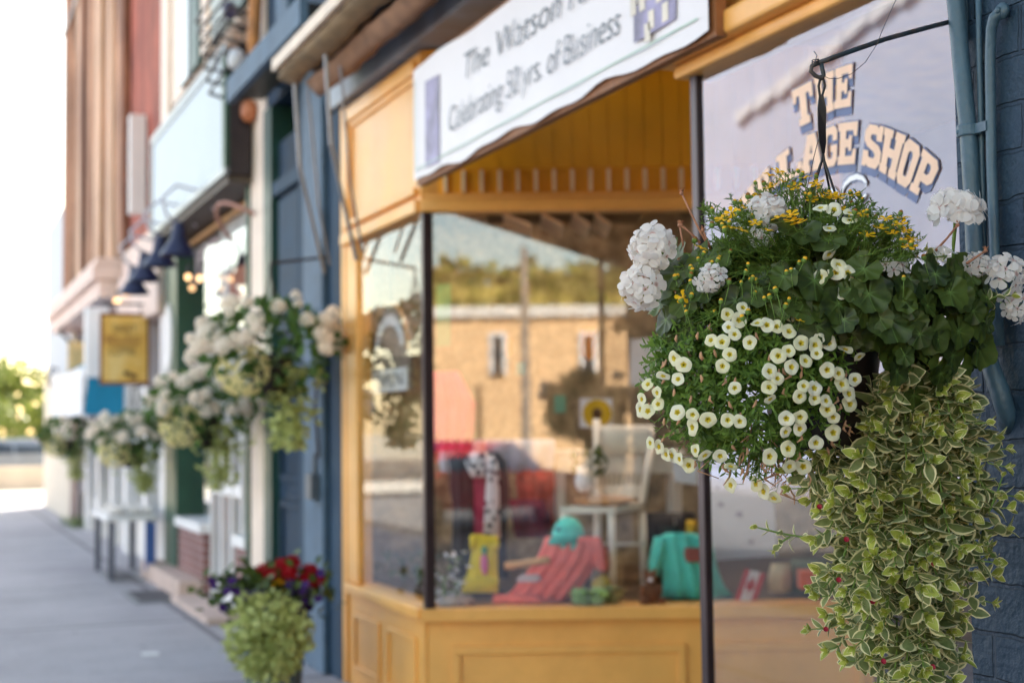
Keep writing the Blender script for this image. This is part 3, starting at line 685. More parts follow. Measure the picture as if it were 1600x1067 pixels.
# dried stems
for pts in (((1065,302),(1078,330),(1094,362),(1112,392)),((1062,352),(1065,370),(1070,395)),((1064,352),(1080,365),(1094,380)),((1098,360),(1106,378),(1116,395)),((1340,340),(1342,370),(1338,405)),((1496,352),(1480,372),(1462,392)),((1540,392),(1525,402),(1510,412))):
    mb=MB(); p0=BV(*pts[0],.1); mb.tube([BV(*p,.1) for p in pts],[.0022]*(len(pts)-1)+[.003],6)
    for k in range(5):
        a=k*1.3; leaf(mb,p0,Ve((math.cos(a)*.6,math.sin(a)*.6,.8)),Z3,.012,.004)
    mb.ell(p0,.0042,seg=7,ring=5); mb.build('dried_stem',P_dry,basket,smooth=True)

# bidens
mb=MB(); tops=[]
sil=[(1108,318),(1125,335),(1140,312),(1165,310),(1190,292),(1215,276),(1240,268),(1262,275),(1280,288),(1300,302),(1330,304),(1350,318),(1375,328),(1395,335),(1415,345),(1430,372),(1425,395),(1100,380),(1090,410),(1130,400)]
def sprig(p0,p1,bend,nw,ll,mi=0,sm=1,rn=.5,wd=.0022):
    mid=p0.lerp(p1,.55)+bend; P=[p0,p0.lerp(mid,.6),mid,mid.lerp(p1,.55),p1]; mb.tube(P,[.0014,.0013,.0012,.001,.0008],4,sm,rn=rn)
    for i in range(nw):
        t=(i+.7)/nw; s=t*4; k=min(3,int(s)); p=P[k].lerp(P[k+1],s-k); d=(P[k+1]-P[k]).normalized()
        for j in range(3):
            o=Ve((rnd.gauss(0,1),rnd.gauss(0,1),rnd.gauss(0,.6)+.2)).normalized()
            dd=(o+d*.7).normalized(); L=ll*rnd.uniform(.6,1.2)
            leaf(mb,p,dd,o.cross(d)+Z3*.3,L,wd,mi,rnd.random(),PROFN)
            q=p+dd*L*.5
            for sgn in (-1,1):
                sd=dd.cross(Z3)*sgn*.8+dd; leaf(mb,q,sd,Z3,L*.5,wd*.9,mi,rnd.random(),PROFN)
for i in range(460):
    if i<190:
        x,y=rnd.choice(sil); x+=rnd.uniform(-14,14); y+=rnd.uniform(-4,30)
    else:
        a=rnd.uniform(PI,2*PI); q=math.sqrt(rnd.uniform(.05,1)); x=1270+165*q*math.cos(a); y=405+112*q*math.sin(a)
        if i>390: x=rnd.uniform(1035,1260); y=rnd.uniform(400,520)
    w=(bulge(x,y) if y>330 else .02)+rnd.uniform(-.06,.05)
    p1=BV(x,y,w); p0=BV(1275+ (x-1275)*.45+rnd.uniform(-15,15),440+rnd.uniform(-10,20) if y<440 else y-30,w*.5)
    sprig(p0,p1,Ve((rnd.uniform(-.02,.02),rnd.uniform(-.02,.02),.015)),rnd.randint(7,11),.017,rn=rnd.random()); tops.append((x,y,w))
mb.build('bidens_foliage',[L_bid,L_stem],basket,attr=True)
c8=lambda x,y:(960+x/2.5,240+y/2.5)
for (x,y) in [(607,85),(640,72),(745,95),(790,117),(565,170),(508,212),(690,238),(695,262),(550,272),(458,232),(457,290),(815,168),(848,160),(930,160),(990,318),(1115,275),(1135,300),(1130,252),(1163,335),(340,370),(268,562),(725,650),(870,170),(500,300),(545,215),(575,200),(610,130),(660,110),(705,130),(770,180),(640,250),(720,270),(880,215),(960,235),(1040,290),(1085,310),(1060,255),(1150,360),(420,255),(600,300)]:
    px,py=c8(x,y); w=(bulge(px,py) if py>330 else .03)+.03
    n=Z3*1.0+CAMD*rnd.uniform(.25,.8)+RTH*rnd.uniform(-.5,.5)
    if (x,y) in ((268,562),(458,232)): n=CAMD+Z3*.5-RTH*.2
    inst(rnd.choice(DAI),'daisy_flower',basket,frame(BV(px,py,w),n,rnd.uniform(10,13.5)*MPP,rnd.uniform(0,6)))
for i in range(92):
    if i<58:
        x,y=rnd.choice(sil); x+=rnd.uniform(-22,22); y+=rnd.uniform(-8,40)
    else: x=rnd.uniform(1040,1260); y=rnd.uniform(390,500)
    w=(bulge(x,y) if y>330 else .03)+rnd.uniform(.01,.05)
    n=Z3+RTH*rnd.uniform(-.4,.4)+CAMD*rnd.uniform(-.2,.4)
    inst(BUD[1 if i>=58 else rnd.randrange(3)],'flower_bud',basket,frame(BV(x,y,w),n,rnd.uniform(4.2,6.2)*MPP,rnd.uniform(0,6)))

# calibrachoa foliage and flowers
mb=MB()
def inpet(x,y): 
    return ((x-1180)/185)**2+((y-590)/158)**2<1 and not (x>1330 and y>560)
cnt=0
while cnt<620:
    x=rnd.uniform(995,1365); y=rnd.uniform(440,748)
    if not inpet(x,y): continue
    cnt+=1
    b=sph(x,y,*E2); off=rnd.uniform(-.10,.015) if cnt<420 else rnd.uniform(-.02,.02); p1=BV(x,y,b+off); n=outn(x,y,E2)
    p0=BV(1200+(x-1200)*.72,570+(y-570)*.72,max(0,b-.09+off))
    d=(p1-p0).normalized(); mid=p0.lerp(p1,.5)+Z3*.01; mb.tube([p0,mid,p1],[.0012,.0011,.0009],4,1,rn=rnd.random())
    m=rnd.randint(8,12)
    for i in range(m):
        t=.15+.85*(i+.5)/m; p=p0.lerp(p1,t)+Z3*.01*(1-abs(2*t-1)); a=i*2.4+rnd.uniform(-.4,.4); u=d.orthogonal().normalized(); v=d.cross(u)
        o=u*math.cos(a)+v*math.sin(a); leaf(mb,p,o+d*.8,d-o*.6+n*.4,rnd.uniform(.012,.021),rnd.uniform(.0042,.0065),0,rnd.random(),PROF3,.15)
for i in range(900):
    a=rnd.uniform(0,2*PI); q=math.sqrt(rnd.random())*.86; x=1180+185*q*math.cos(a); y=592+152*q*math.sin(a); b=sph(x,y,*E2)
    leaf(mb,BV(x,y,b*rnd.uniform(.25,.72)),Ve((rnd.gauss(0,1),rnd.gauss(0,1),rnd.gauss(0,1))),CAMD+Ve((rnd.gauss(0,.5),rnd.gauss(0,.5),rnd.gauss(0,.5))),.026,.013,0,rnd.random()*.4,PROF3,.1)
# sparse side shoots past the outline
for (x0,y0,x1,y1) in ((1060,580,1040,548),(1050,600,1024,572),(1035,610,1012,585),(1080,560,1050,540),(1140,545,1108,515),(1160,520,1130,488)):
    p0,p1=BV(x0,y0,.16),BV(x1,y1,.16); d=(p1-p0).normalized(); mb.tube([p0,p1],.001,4,1)
    for i in range(9):
        a=i*2.4; u=d.orthogonal().normalized(); v=d.cross(u); o=u*math.cos(a)+v*math.sin(a); leaf(mb,p0.lerp(p1,(i+1)/9),o+d*.8,d-o*.5,.013,.0045,0,rnd.random())
mb.build('petunia_foliage',[L_pet,L_stem],basket,smooth=True,attr=True)
pl=[(503,601),(442,627),(487,650),(446,678),(470,705),(376,728),(420,735),(528,738),(450,784),(422,830),(557,660,1),(596,668),(634,675),(687,627),(683,693),(723,469),(876,435),(803,482),(866,463),(913,465),(770,525),(887,541),(731,740),(785,748),(800,725),(680,770),(640,790),(838,738),(790,780),(693,833),(748,808),(607,850),(638,878),(605,912),(610,960,3),(740,907),(782,915),(725,948),(783,955),(828,965),(833,1000),(855,1030),(672,1035),(725,1030),(832,845),(877,858),(890,900),(940,882),(918,938),(922,978),(470,915),(270,825),(248,880),(245,1010),(305,1020),(366,1040),(443,1040),(490,1045),(170,978),(130,1005),(130,900),(1012,787,2),(958,795,3),(902,762,1),(805,210,1),(858,218),(920,230,1),(920,258,1),(840,290,1),(840,395,3),
(607,1183),(680,1152),(685,1223),(738,1222),(670,1088),(725,1075),(788,1130),(856,1090),(302,1070,2),(289,1217),(252,1193,2),(222,1180,2),(200,1175,2),(172,1145,2),(138,1130,2),(315,1160,2),(355,1180,3),(413,1182),(455,1220,1),(452,1295,2),(550,1290,2),(580,1320,2),(622,1348,3),(105,960,2),(100,1000,2),(165,935,2),(230,800,2),(190,870,3)]
for q in pl[:100]:
    x,y=q[:2]; ty=q[2] if len(q)>2 else 0; px,py=c8(x,y)
    b=sph(px,py,*E2) or (bulge(px,py)*.9); w=b+.028
    e=E2 if ((px-1180)/190)**2+((py-590)/165)**2<1 else E1
    n=CAMD*1.3+outn(px,py,e)*.55+Z3*.2+RTH*rnd.uniform(-.65,.45)+Z3*rnd.uniform(-.5,.4)
    if ty==1: n=Z3*1.1+CAMD*.7+RTH*rnd.uniform(-.3,.3)
    if ty==2: n=-RTH*1.1+CAMD*.75-Z3*.15
    if ty==3: n=-Z3*.7+CAMD*.5+RTH*rnd.uniform(-.6,.6)
    if (x,y)==(1012,787): n=-RTH*1.3+CAMD*.55
    inst(PET[rnd.randrange(6)],"petunia_flower",basket,frame(BV(px,py,w),n,rnd.uniform(10.0,13.6)*MPP*(D0-w)/D0,rnd.uniform(0,6)))
# withered blooms
mb=MB()
for i in range(70):
    x=rnd.uniform(1010,1330); y=rnd.uniform(500,740)
    if not inpet(x,y): continue
    p=BV(x,y,(sph(x,y,*E2) or .1)+.004); mb.tube([p,p+Ve((rnd.uniform(-.004,.004),0,-.008)),p+Ve((rnd.uniform(-.01,.01),0,-.014))],[.0016,.0032,.0012],5)
for i in range(60):
    x=1215+rnd.gauss(0,38); y=700+rnd.gauss(0,26); p=BV(x,y,rnd.uniform(.02,.12)); mb.tube([p,p+Ve((rnd.uniform(-.02,.02),rnd.uniform(-.02,.02),-.02)),p+Ve((rnd.uniform(-.03,.03),0,-.035))],[.0014,.002,.001],4)
tag(mb.build('withered_blooms',M('withered_petals','B58A6A',.9,.3,60),basket,smooth=True),kind='stuff')

# trailing variegated vine
mb=MB(); tipsv=[]
left=[(590,1372),(640,1360),(690,1300),(720,1228),(760,1245),(800,1262),(850,1284),(900,1274),(940,1264),(980,1288),(1010,1302),(1040,1335),(1075,1370),(1110,1390)]
right=[(590,1495),(640,1524),(690,1546),(740,1568),(770,1572),(820,1556),(860,1550),(900,1545),(950,1532),(1000,1520),(1040,1506),(1075,1486),(1110,1462)]
def interp(tab,y):
    for (a,b),(c,d) in zip(tab,tab[1:]):
        if a<=y<=c: return b+(d-b)*(y-a)/(c-a)
    return tab[-1][1]
def pairleaves(P,rad,step,lmin,lmax,tipn=3,big=1.0):
    # opposite pairs, each turned a quarter to the last
    L=[0]
    for a,b in zip(P,P[1:]): L.append(L[-1]+(b-a).length)
    tot=L[-1]; n=max(3,int(tot/step)); rot=rnd.uniform(0,PI)
    for i in range(n+1):
        s=tot*(.12+.88*i/n); k=0
        while k<len(P)-2 and L[k+1]<s: k+=1
        t=(s-L[k])/max(1e-6,L[k+1]-L[k]); p=P[k].lerp(P[k+1],min(1,t)); d=(P[k+1]-P[k]).normalized()
        u=d.orthogonal().normalized(); v=d.cross(u); a=rot+i*PI/2; fr=i/n
        for sg in (0,PI):
            o=u*math.cos(a+sg)+v*math.sin(a+sg); ang=.35+.9*fr
            dd=o+d*ang+Ve((rnd.uniform(-.2,.2),rnd.uniform(-.2,.2),rnd.uniform(-.15,.25)))
            sz=(lmax+(lmin-lmax)*fr**1.5)*rnd.uniform(.8,1.2)*big
            tip=fr>.96
            leaf(mb,p,dd,(d-o*.4+Ve((0,0,.25))),sz,sz*rnd.uniform(.54,.7),1 if tip else 0,rnd.random(),PROF6,rnd.uniform(.0,.22),rnd.uniform(.15,.5),True)
    d=(P[-1]-P[-2]).normalized(); u=d.orthogonal().normalized(); v=d.cross(u)
    for j in range(4):
        a=rot+j*PI/2; o=u*math.cos(a)+v*math.sin(a); sz=lmin*rnd.uniform(.6,.9); leaf(mb,P[-1],o*.6+d,(d-o),sz,sz*.55,1,rnd.random(),PROF6,0,.4,True)
ends=[]
for yy in range(610,1120,25):
    l,r=interp(left,yy),interp(right,yy); m=max(3,int((r-l)/31))
    for i in range(m):
        x=l+(r-l)*(i+rnd.uniform(.1,.9))/m
        ends.append((x,yy+rnd.uniform(-12,12),min(x-l,r-x)))
for (x,y,ed) in ends:
    l,r=interp(left,max(590,min(1109,y))),interp(right,max(590,min(1109,y))); cx=(l+r)/2; hw=(r-l)/2
    u=(x-cx)/max(20,hw); wz=.13*math.sqrt(max(0,1-min(1,abs(u))**2))+.01+rnd.uniform(-.025,.03)
    nz_=noise.noise(Ve((x/55,y/70,3.3)))
    if nz_<-.3: continue
    wz+=.075*nz_+(.03 if ed<25 else 0)*rnd.random(); deep=rnd.random()<.2
    if deep: wz-=.07
    e=BV(x+(rnd.uniform(4,22)*(1 if u>0 else -1) if ed<22 and rnd.random()<.5 else 0),y,wz+.02); up=rnd.uniform(60,135)
    sx=cx+(x-cx)*.75; s0=BV(1405+(sx-1405)*.75,max(585,y-up-30),wz*.45)
    m1=BV(sx+(x-cx)*.05,max(590,y-up*.35),wz*.85); m2=BV(x-(x-sx)*.25,y-up*.08+4,wz+.004)
    P=[s0,s0.lerp(m1,.5)-FW*.01,m1,m2,e+Z3*rnd.uniform(-.008,.012)+RT*u*.012]
    mb.tube(P,[.0022,.002,.0018,.0016,.0012],5,2,rn=rnd.random())
    pairleaves(P,.002,rnd.uniform(.022,.03),.028,.057,big=rnd.uniform(.75,1.2))
for i in range(420):
    y=rnd.uniform(620,1075); l,r=interp(left,y),interp(right,y); x=l+18+(r-l-36)*rnd.random()
    leaf(mb,BV(x,y,rnd.uniform(.0,.05)),Ve((rnd.gauss(0,1),rnd.gauss(0,1),rnd.gauss(-.3,1))),CAMD+Ve((rnd.gauss(0,.5),rnd.gauss(0,.5),rnd.gauss(0,.5))),.042,.024,0,rnd.random(),PROF6,.15,.3,True)
# upper larger leaves by the pot, the sprigs reaching out to the side
for (a,b) in (((1345,650),(1375,610)),((1400,600),(1430,640)),((1380,690),(1420,670)),((1440,620),(1470,600)),((1360,720),(1400,735)),((1470,680),(1500,655))):
    P=[BV(a[0],a[1],.05),BV((a[0]+b[0])/2,(a[1]+b[1])/2,.09),BV(b[0],b[1],.11)]; mb.tube(P,.002,5,2); pairleaves(P,.002,.03,.034,.05)
for pts in (((1275,838),(1250,838),(1225,834),(1200,828),(1184,824)),((1235,838),(1222,846),(1212,858)),((1450,440),(1425,448),(1408,470)),((1480,400),(1462,402),(1450,392)),((1540,470),(1560,462),(1580,462)),((1560,875),(1545,860),(1543,846)),((1545,800),(1558,770),(1566,745))):
    P=[BV(x,y,.11) for x,y in pts]; mb.tube(P,[.0019]*(len(P)-1)+[.0012],5,2); pairleaves(P,.002,.028,.017,.028)
mb.build('trailing_vine',[L_vine,L_vtip,L_stem],basket,smooth=True,attr=True)
rf=MB()
for j in range(9): a=2*PI*j/9; petal(rf,Ve((0,0,0)),Ve((math.cos(a),math.sin(a),.5)),Z3,1,.45,0,.5,.3)
rf.ell((0,0,.1),.3,seg=8,ring=5); o=rf.build('vine_flower',P_red,None,smooth=True); RF=o.data; bpy.data.objects.remove(o)
for (x,y) in [(1280,792),(1322,843),(1310,906),(1458,881),(1363,940),(1290,983),(1380,1033),(1457,1042)]:
    l,r=interp(left,y),interp(right,y); u=(x-(l+r)/2)/((r-l)/2); w=.13*math.sqrt(max(0,1-min(1,abs(u))**2))+.06
    inst(RF,'vine_flower',basket,frame(BV(x,y,w),CAMD+Z3*.4,5.2*MPP,rnd.uniform(0,6)))

# bracket arm
br=empty('plant_bracket',onpier(1500,34,.0),'thin dark iron bracket arm holding the large flower basket','bracket')
mb=MB(); w0=onpier(1503,30,.0); tip=at(1279,99,D0)
P=[w0,w0.lerp(tip,.25)+Z3*.004,w0.lerp(tip,.55)+Z3*.007,w0.lerp(tip,.85)+Z3*.003,tip]
mb.tube(P,.0052,8)
mb.tube([tip,at(1268,104,D0),at(1267,112,D0),at(1274,119,D0),at(1284,123,D0),at(1287,118,D0),at(1285,109,D0),at(1283,100,D0)],.0046,8)
mb.build('arm',M('iron_arm','26323A',.5,.5,30,.2,60,stain='6A4A30'),br,smooth=True)
mb=MB(); c=at(1274,96,D0)
for k in range(16):
    a=k*.9; mb.tube([c+Ve((math.cos(a)*.007,math.sin(a)*.007,-.006+k*.0006)),c+Ve((math.cos(a+.8)*.007,math.sin(a+.8)*.007,-.004+k*.0006))],.001,4)
mb.tube([c,c+Ve((.004,0,.012)),c+Ve((-.003,0,.02))],.001,4); mb.build('wire_tie',dark,br)
MB().tube([at(1287,119,D0),at(1295,123,D0),at(1310,123,D0),at(1330,116,D0),at(1352,98,D0),at(1370,70,D0),at(1382,40,D0),at(1400,0,D0),at(1412,-30,D0)],.0007,5).build('loose_wire',M('loose_wire','4A3E3C',.5,.2),br)
mb=MB(); mb.box(PX-.012,PX-.001,w0.y-.02,w0.y+.02,w0.z-.05,w0.z+.05); mb.build('wall_plate',M('plate_paint','3C5260',.5,.2),br)
# ------------------------------------------------------------------ display behind the splayed window
PZ=.592   # top of the display floor
def base(px,d): p=at(px,700,d); p.z=PZ; return p
def thing(name,px,d,label,cat,group=None): return empty(name,base(px,d),label,cat,group)
def cloth(name,col,**k): return M(name,col,.85,.12,14,.15,120,sheen=.2,**k)
coral=cloth('coral_cotton','F0766A'); teal=cloth('teal_cotton','5CD4C8'); yel=cloth('yellow_cotton','E8CC1C'); blackc=cloth('black_cloth','1C1820'); pinkc=cloth('pink_cloth','D83058'); redc=cloth('red_cloth','B82834'); whitec=cloth('white_cloth','E4E2EC'); chairp=M('cream_chair_paint','F2EADF',.45,.1,8)
# mannequin
t=thing('dress_form',740,7.75,'dress form in a black vest with pink top and patterned white scarf','dress form')
mb=MB(); mb.loft([(704,712,728),(716,700,742),(730,703,740),(760,702,745),(800,708,745),(850,706,748),(905,700,752)],7.78,.16,.06,.012,3); mb.loft([(706,762,780),(720,760,792),(760,764,796),(805,768,794),(860,764,792),(905,762,795)],7.78,.14,.05,.012,3); mb.build('vest',blackc,t,smooth=True)
mb=MB(); mb.loft([(745,712,765),(790,715,766),(840,716,768),(890,718,768)],7.80,.14,.05,.01,4); mb.build('top',cloth('magenta_top','B83A5C'),t,smooth=True)
mb=MB(); mb.loft([(842,716,768),(870,714,770),(930,712,772)],7.79,.14,.06,.015,4); mb.build('skirt',cloth('plum_skirt','5A3440'),t,smooth=True)
scarf=M('patterned_scarf','E4DEE2',.85,.1,10)
def scarfmat():
    m,nt,out=newmat('patterned_scarf'); L=nt.links.new; tc=N(nt,'ShaderNodeTexCoord'); v=N(nt,'ShaderNodeTexVoronoi'); v.inputs['Scale'].default_value=22; L(tc.outputs['Object'],v.inputs[0])
    c=ramp(nt,v.outputs[0],[(.32,lin('3A3644')),(.40,lin('E2DCE2'))]); p=N(nt,'ShaderNodeBsdfPrincipled'); L(c,p.inputs[0]); p.inputs['Roughness'].default_value=.85; L(p.outputs[0],out.inputs[0]); return m
scarf=scarfmat()
mb=MB(); mb.loft([(712,765,776),(740,760,780),(790,757,781),(840,755,782)],7.66,.04,.03,.01,3); mb.loft([(706,735,762),(722,726,768),(745,736,760)],7.68,.06,.04,.01,3); mb.build('scarf',scarf,t,smooth=True)
mb=MB(); mb.loft([(690,742,758),(706,740,760),(722,736,762)],7.74,.1,.05,.005,2); mb.build('neck',M('form_linen','C89A8C',.7),t,smooth=True)
mb=MB(); c=base(740,7.86); mb.lathe(c,[(.16,0),(.16,.02),(.02,.03),(.02,.3)],14); mb.build('stand',dark,t)
# yellow shirt
t=thing('child_shirt',748,7.38,'small yellow shirt with a pink pineapple leaning in the window','shirt')
mb=MB(); mb.loft([(834,738,752),(840,733,776),(858,738,778),(885,733,778),(905,728,778),(926,722,778)],7.36,.05,.03,.008,4); mb.loft([(836,735,744),(850,734,742),(860,735,741)],7.34,.05,.02,.004,2); mb.loft([(836,767,778),(850,770,781),(858,771,779)],7.34,.05,.02,.004,2); b=mb.build('shirt_body',yel,t,smooth=True)
mb=MB(); mb.loft([(900,727,779),(912,724,779),(926,721,779)],7.315,.02,.03,.012,9,28); mb.build('frill',yel,t,smooth=True)
mb=MB(); mb.loft([(866,754,758),(872,751,762),(886,751,763),(897,754,761)],7.315,.01,.01,.001,2); mb.build('pineapple_print',cloth('pink_print','E070A0'),t,smooth=True)
mb=MB(); mb.loft([(852,756,758),(858,752,762),(866,754,760)],7.315,.01,.01,.001,2); mb.build('leaf_print',cloth('green_print_c','3A9070'),t,smooth=True)
# coral shirt over a crate
t=thing('coral_shirt',870,7.45,'coral t-shirt draped over a display block under the teal cap','shirt')
mb=MB(); mb.loft([(838,852,935),(850,848,942),(872,838,938),(900,818,922),(922,800,905),(938,782,898)],7.44,.16,.10,.022,5,22); mb.loft([(838,905,938),(860,915,948),(886,930,950),(892,936,948)],7.42,.12,.06,.01,3); mb.loft([(928,772,830),(938,768,860),(942,770,890)],7.32,.06,.03,.01,4); mb.build('shirt_cloth',coral,t,smooth=True)
mb=MB(); mb.loft([(897,816,842),(904,806,846),(909,810,840)],7.325,.01,.01,.001,2); mb.build('chest_print',cloth('gray_print','C8B8C0'),t)
# cap
t=thing('cap',888,7.35,'teal baseball cap resting on the coral shirt','cap')
c=at(888,838,7.42); mb=MB(); mb.ell(c,.085,.09,.105,20,12); b=mb.build('crown',teal,t,smooth=True)
mb=MB(); mb.loft([(838,862,905),(846,856,900),(851,858,884)],7.33,.03,.03,.0,2); mb.build('brim',cloth('teal_brim','36A89C'),t,smooth=True)
mb=MB(); mb.ell(at(872,826,7.325),.012,seg=8,ring=6); mb.build('badge',navy,t)
# chair
def bar(mb,a,b,w,d,dd): # flat bar between two seen points
    mb.tube([at(*a,d),at(*b,d+dd)],w,8)
t=thing('display_chair',960,7.9,'cream spindle-back chair standing in the shop window','chair')
dC=7.85
def leg(a,b,da,db,r=.023):
    p,q=at(*a,da),at(*b,db); q.z=max(q.z,PZ+.001); m=MB().tube([p,q],r,8); return m
for a,b,da,db in (((932,655),(935,786),dC+.08,dC),((1018,690),(1003,786),dC+.08,dC)): leg(a,b,da,db).build('back_post',chairp,t,smooth=True)
for a,b,da,db in (((935,800),(930,930),dC,dC+.02),((1003,800),(1008,925),dC,dC+.02),((882,797),(878,925),dC-.38,dC-.38),((955,797),(957,925),dC-.38,dC-.38)): leg(a,b,da,db).build('leg',chairp,t,smooth=True)
mb=MB(); p=[at(930,786,dC),at(1006,786,dC),at(962,790,dC-.4),at(876,790,dC-.4)]; z=p[0].z; mb.prism([Ve((v.x,v.y,z)) for v in p],(0,0,-.03)); mb.build('seat',chairp,t,bevel=.006)
mb=MB()
for i in range(8):
    x=946+i*7.6; mb.tube([at(x,712,dC+.06),at(x-2,758,dC+.02)],.009,6)
mb.build('spindle',chairp,t,smooth=True)
mb=MB(); mb.loft([(664,934,1022),(684,934,1021),(706,934,1016)],dC+.07,.025,.015,0,1); mb.build('top_rail',chairp,t,smooth=True)
mb=MB(); mb.loft([(758,936,1004),(768,936,1003),(777,936,1003)],dC+.02,.025,.015,0,1); mb.build('lower_rail',chairp,t,smooth=True)
mb=MB(); mb.tube([at(934,850,dC),at(1006,850,dC)],.01,6); mb.tube([at(880,862,dC-.38),at(956,862,dC-.38)],.01,6); mb.tube([at(880,852,dC-.38),at(932,848,dC)],.01,6); mb.build('stretcher',chairp,t)
# cushion on seat
mb=MB(); mb.ell(Ve((p[0]+p[1]+p[2]+p[3])/4)+Ve((0,0,.022)),.17,.16,.03,16,8); tag(mb.build('seat_cushion',cloth('orange_check','B88A58'),smooth=True),'orange cushion lying on the seat of the cream chair','cushion')
# table
t=thing('side_table',955,8.15,'cream wooden table behind the spindle-back chair in the window','table')
dT=8.15
mb=MB(); a,b=at(862,703,dT),at(1070,703,dT); mb.obox(a,(b-a),NI*.28,Z3*-.03); mb.build('tabletop',chairp,t,bevel=.006)
a,b=at(870,712,dT),at(1062,712,dT)
MB().obox(a+NI*.02,(b-a),NI*.22,Z3*-.1).build('apron',chairp,t)
for px,q in ((874,.02),(1056,.02),(874,.22),(1056,.22)):
    p=at(px,745,dT)+NI*q; mb=MB(); mb.box(p.x-.025,p.x+.025,p.y-.025,p.y+.025,PZ,p.z+.03); mb.build('leg',chairp,t)
# jug and leaves on chair/table
t=empty('white_jug',at(913,762,7.55),'rounded white jug with dark green leaves hanging by the chair back','jug'); c=at(913,748,7.6)
mb=MB(); mb.lathe(c-Ve((0,0,.07)),[(.03,0),(.05,.03),(.055,.07),(.04,.11),(.045,.14)],16); mb.build('jug_body',M('white_glaze','E8E6E6',.2,.03),t,smooth=True)
mb=MB()
for k in range(26):
    p=at(rnd.uniform(895,950),rnd.uniform(712,748),7.62); leaf(mb,p,Ve((rnd.uniform(-1,1),rnd.uniform(-1,1),rnd.uniform(-.2,1))),Z3,.09,.04,0,rnd.random())
mb.build('leaves',L_ger,t,attr=True)
# teal shirt on a stand
t=thing('teal_shirt',1078,7.5,'teal t-shirt stretched over a stand beside the dark mullion','shirt')
mb=MB(); mb.loft([(832,1040,1085),(842,1022,1112),(862,1030,1116),(890,1034,1122),(915,1036,1132),(941,1030,1146)],7.48,.16,.09,.016,4,20); mb.loft([(838,1022,1046),(858,1017,1044),(880,1013,1036),(900,1015,1030)],7.45,.1,.05,.008,2); mb.build('shirt_cloth',teal,t,smooth=True)
mb=MB(); mb.loft([(855,1070,1094),(866,1068,1098),(878,1072,1096)],7.365,.01,.01,.001,2); mb.build('chest_print',cloth('rust_print','9C5A54'),t)
mb=MB(); mb.loft([(820,1032,1062),(828,1030,1064),(836,1034,1062)],7.52,.08,.04,.004,2); mb.build('stand_top',black,t)
# bear
t=thing('toy_bear',1012,7.3,'small brown plush bear sitting beside the teal shirt','toy'); bm_=cloth('brown_plush','6E4028'); c=base(1012,7.3)
mb=MB(); mb.ell(c+Ve((0,0,.055)),.045,.045,.058,12,8); mb.ell(c+Ve((-.045,-.02,.02)),.026,.03,.02); mb.ell(c+Ve((.045,-.03,.02)),.026,.03,.02); mb.ell(c+Ve((-.045,-.01,.07)),.018,.02,.034); mb.ell(c+Ve((.045,-.01,.07)),.018,.02,.034); mb.build('bear_body',bm_,t,smooth=True)
mb=MB(); h=c+Ve((0,0,.135)); mb.ell(h,.035,.035,.034,12,8); mb.ell(h+Ve((-.027,0,.03)),.013); mb.ell(h+Ve((.027,0,.03)),.013); mb.ell(h+CAMD*.03-Ve((0,0,.008)),.015,.015,.012,8,6,1); mb.build('bear_head',[bm_,whitec],t,smooth=True)
mb=MB(); mb.loft([(922,1008,1018),(930,1006,1020)],7.245,.01,.01,0,1); mb.build('tag_card',white,t)
# green crocheted toys
for i,(px,d,col,lab) in enumerate(((905,7.28,'7CA05C','pale green crocheted toy in front of the coral shirt'),(930,7.3,'8CB060','knitted green toy with leafy frill next to the pale green one'),(952,7.36,'6E8058','olive knitted toy rightmost of the green group'))):
    c=base(px,d); mb=MB(); mb.ell(c+Ve((0,0,.045)),.055,.05,.046,14,9,0,.35,i+3)
    for k in range(30): leaf(mb,c+Ve((rnd.gauss(0,.03),rnd.gauss(0,.03)-.02,.05)),Ve((rnd.gauss(0,1),rnd.gauss(0,1),.6)),Z3,.05,.03)
    tag(mb.build('knitted_toy',cloth('green_wool_%d'%i,col),smooth=True),lab,'toy','knitted toys along the window sill')
c=base(936,7.42); mb=MB(); mb.ell(c+Ve((0,0,.09)),.05,.05,.05,12,8,0,.3,8); mb.lathe(c,[(.04,0),(.045,.05)],10); tag(mb.build('yellow_plush',cloth('mustard_wool','B8A040'),smooth=True),'mustard yellow plush ball on a stub behind the green toys','toy')
# flag card
t=thing('flag_card',1172,7.35,'small tilted red and white maple leaf flag standing in the window','flag')
def fl(x,y): return at(1172+(x*.95+y*.30)*34,916+(y-.0)*-30+x*8,7.33)
mb=MB()
mb.prism([fl(-.5,-.8),fl(-.25,-.8),fl(-.25,.8),fl(-.5,.8)],NI*.004); mb.prism([fl(.25,-.8),fl(.5,-.8),fl(.5,.8),fl(.25,.8)],NI*.004); mb.build('red_band',cloth('flag_red','B83038'),t)
MB().prism([fl(-.249,-.8),fl(.249,-.8),fl(.249,.8),fl(-.249,.8)],NI*.0035).build('white_band',whitec,t)
lf=[(0,.55),(.06,.3),(.14,.36),(.11,.12),(.22,.2),(.2,.0),(.1,-.2),(.02,-.2),(.02,-.45),(-.02,-.45),(-.02,-.2),(-.1,-.2),(-.2,.0),(-.22,.2),(-.11,.12),(-.14,.36),(-.06,.3)]
MB().prism([fl(x,y)-NI*.004 for x,y in lf],NI*.003).build('maple_leaf',cloth('flag_leaf','B83038'),t)
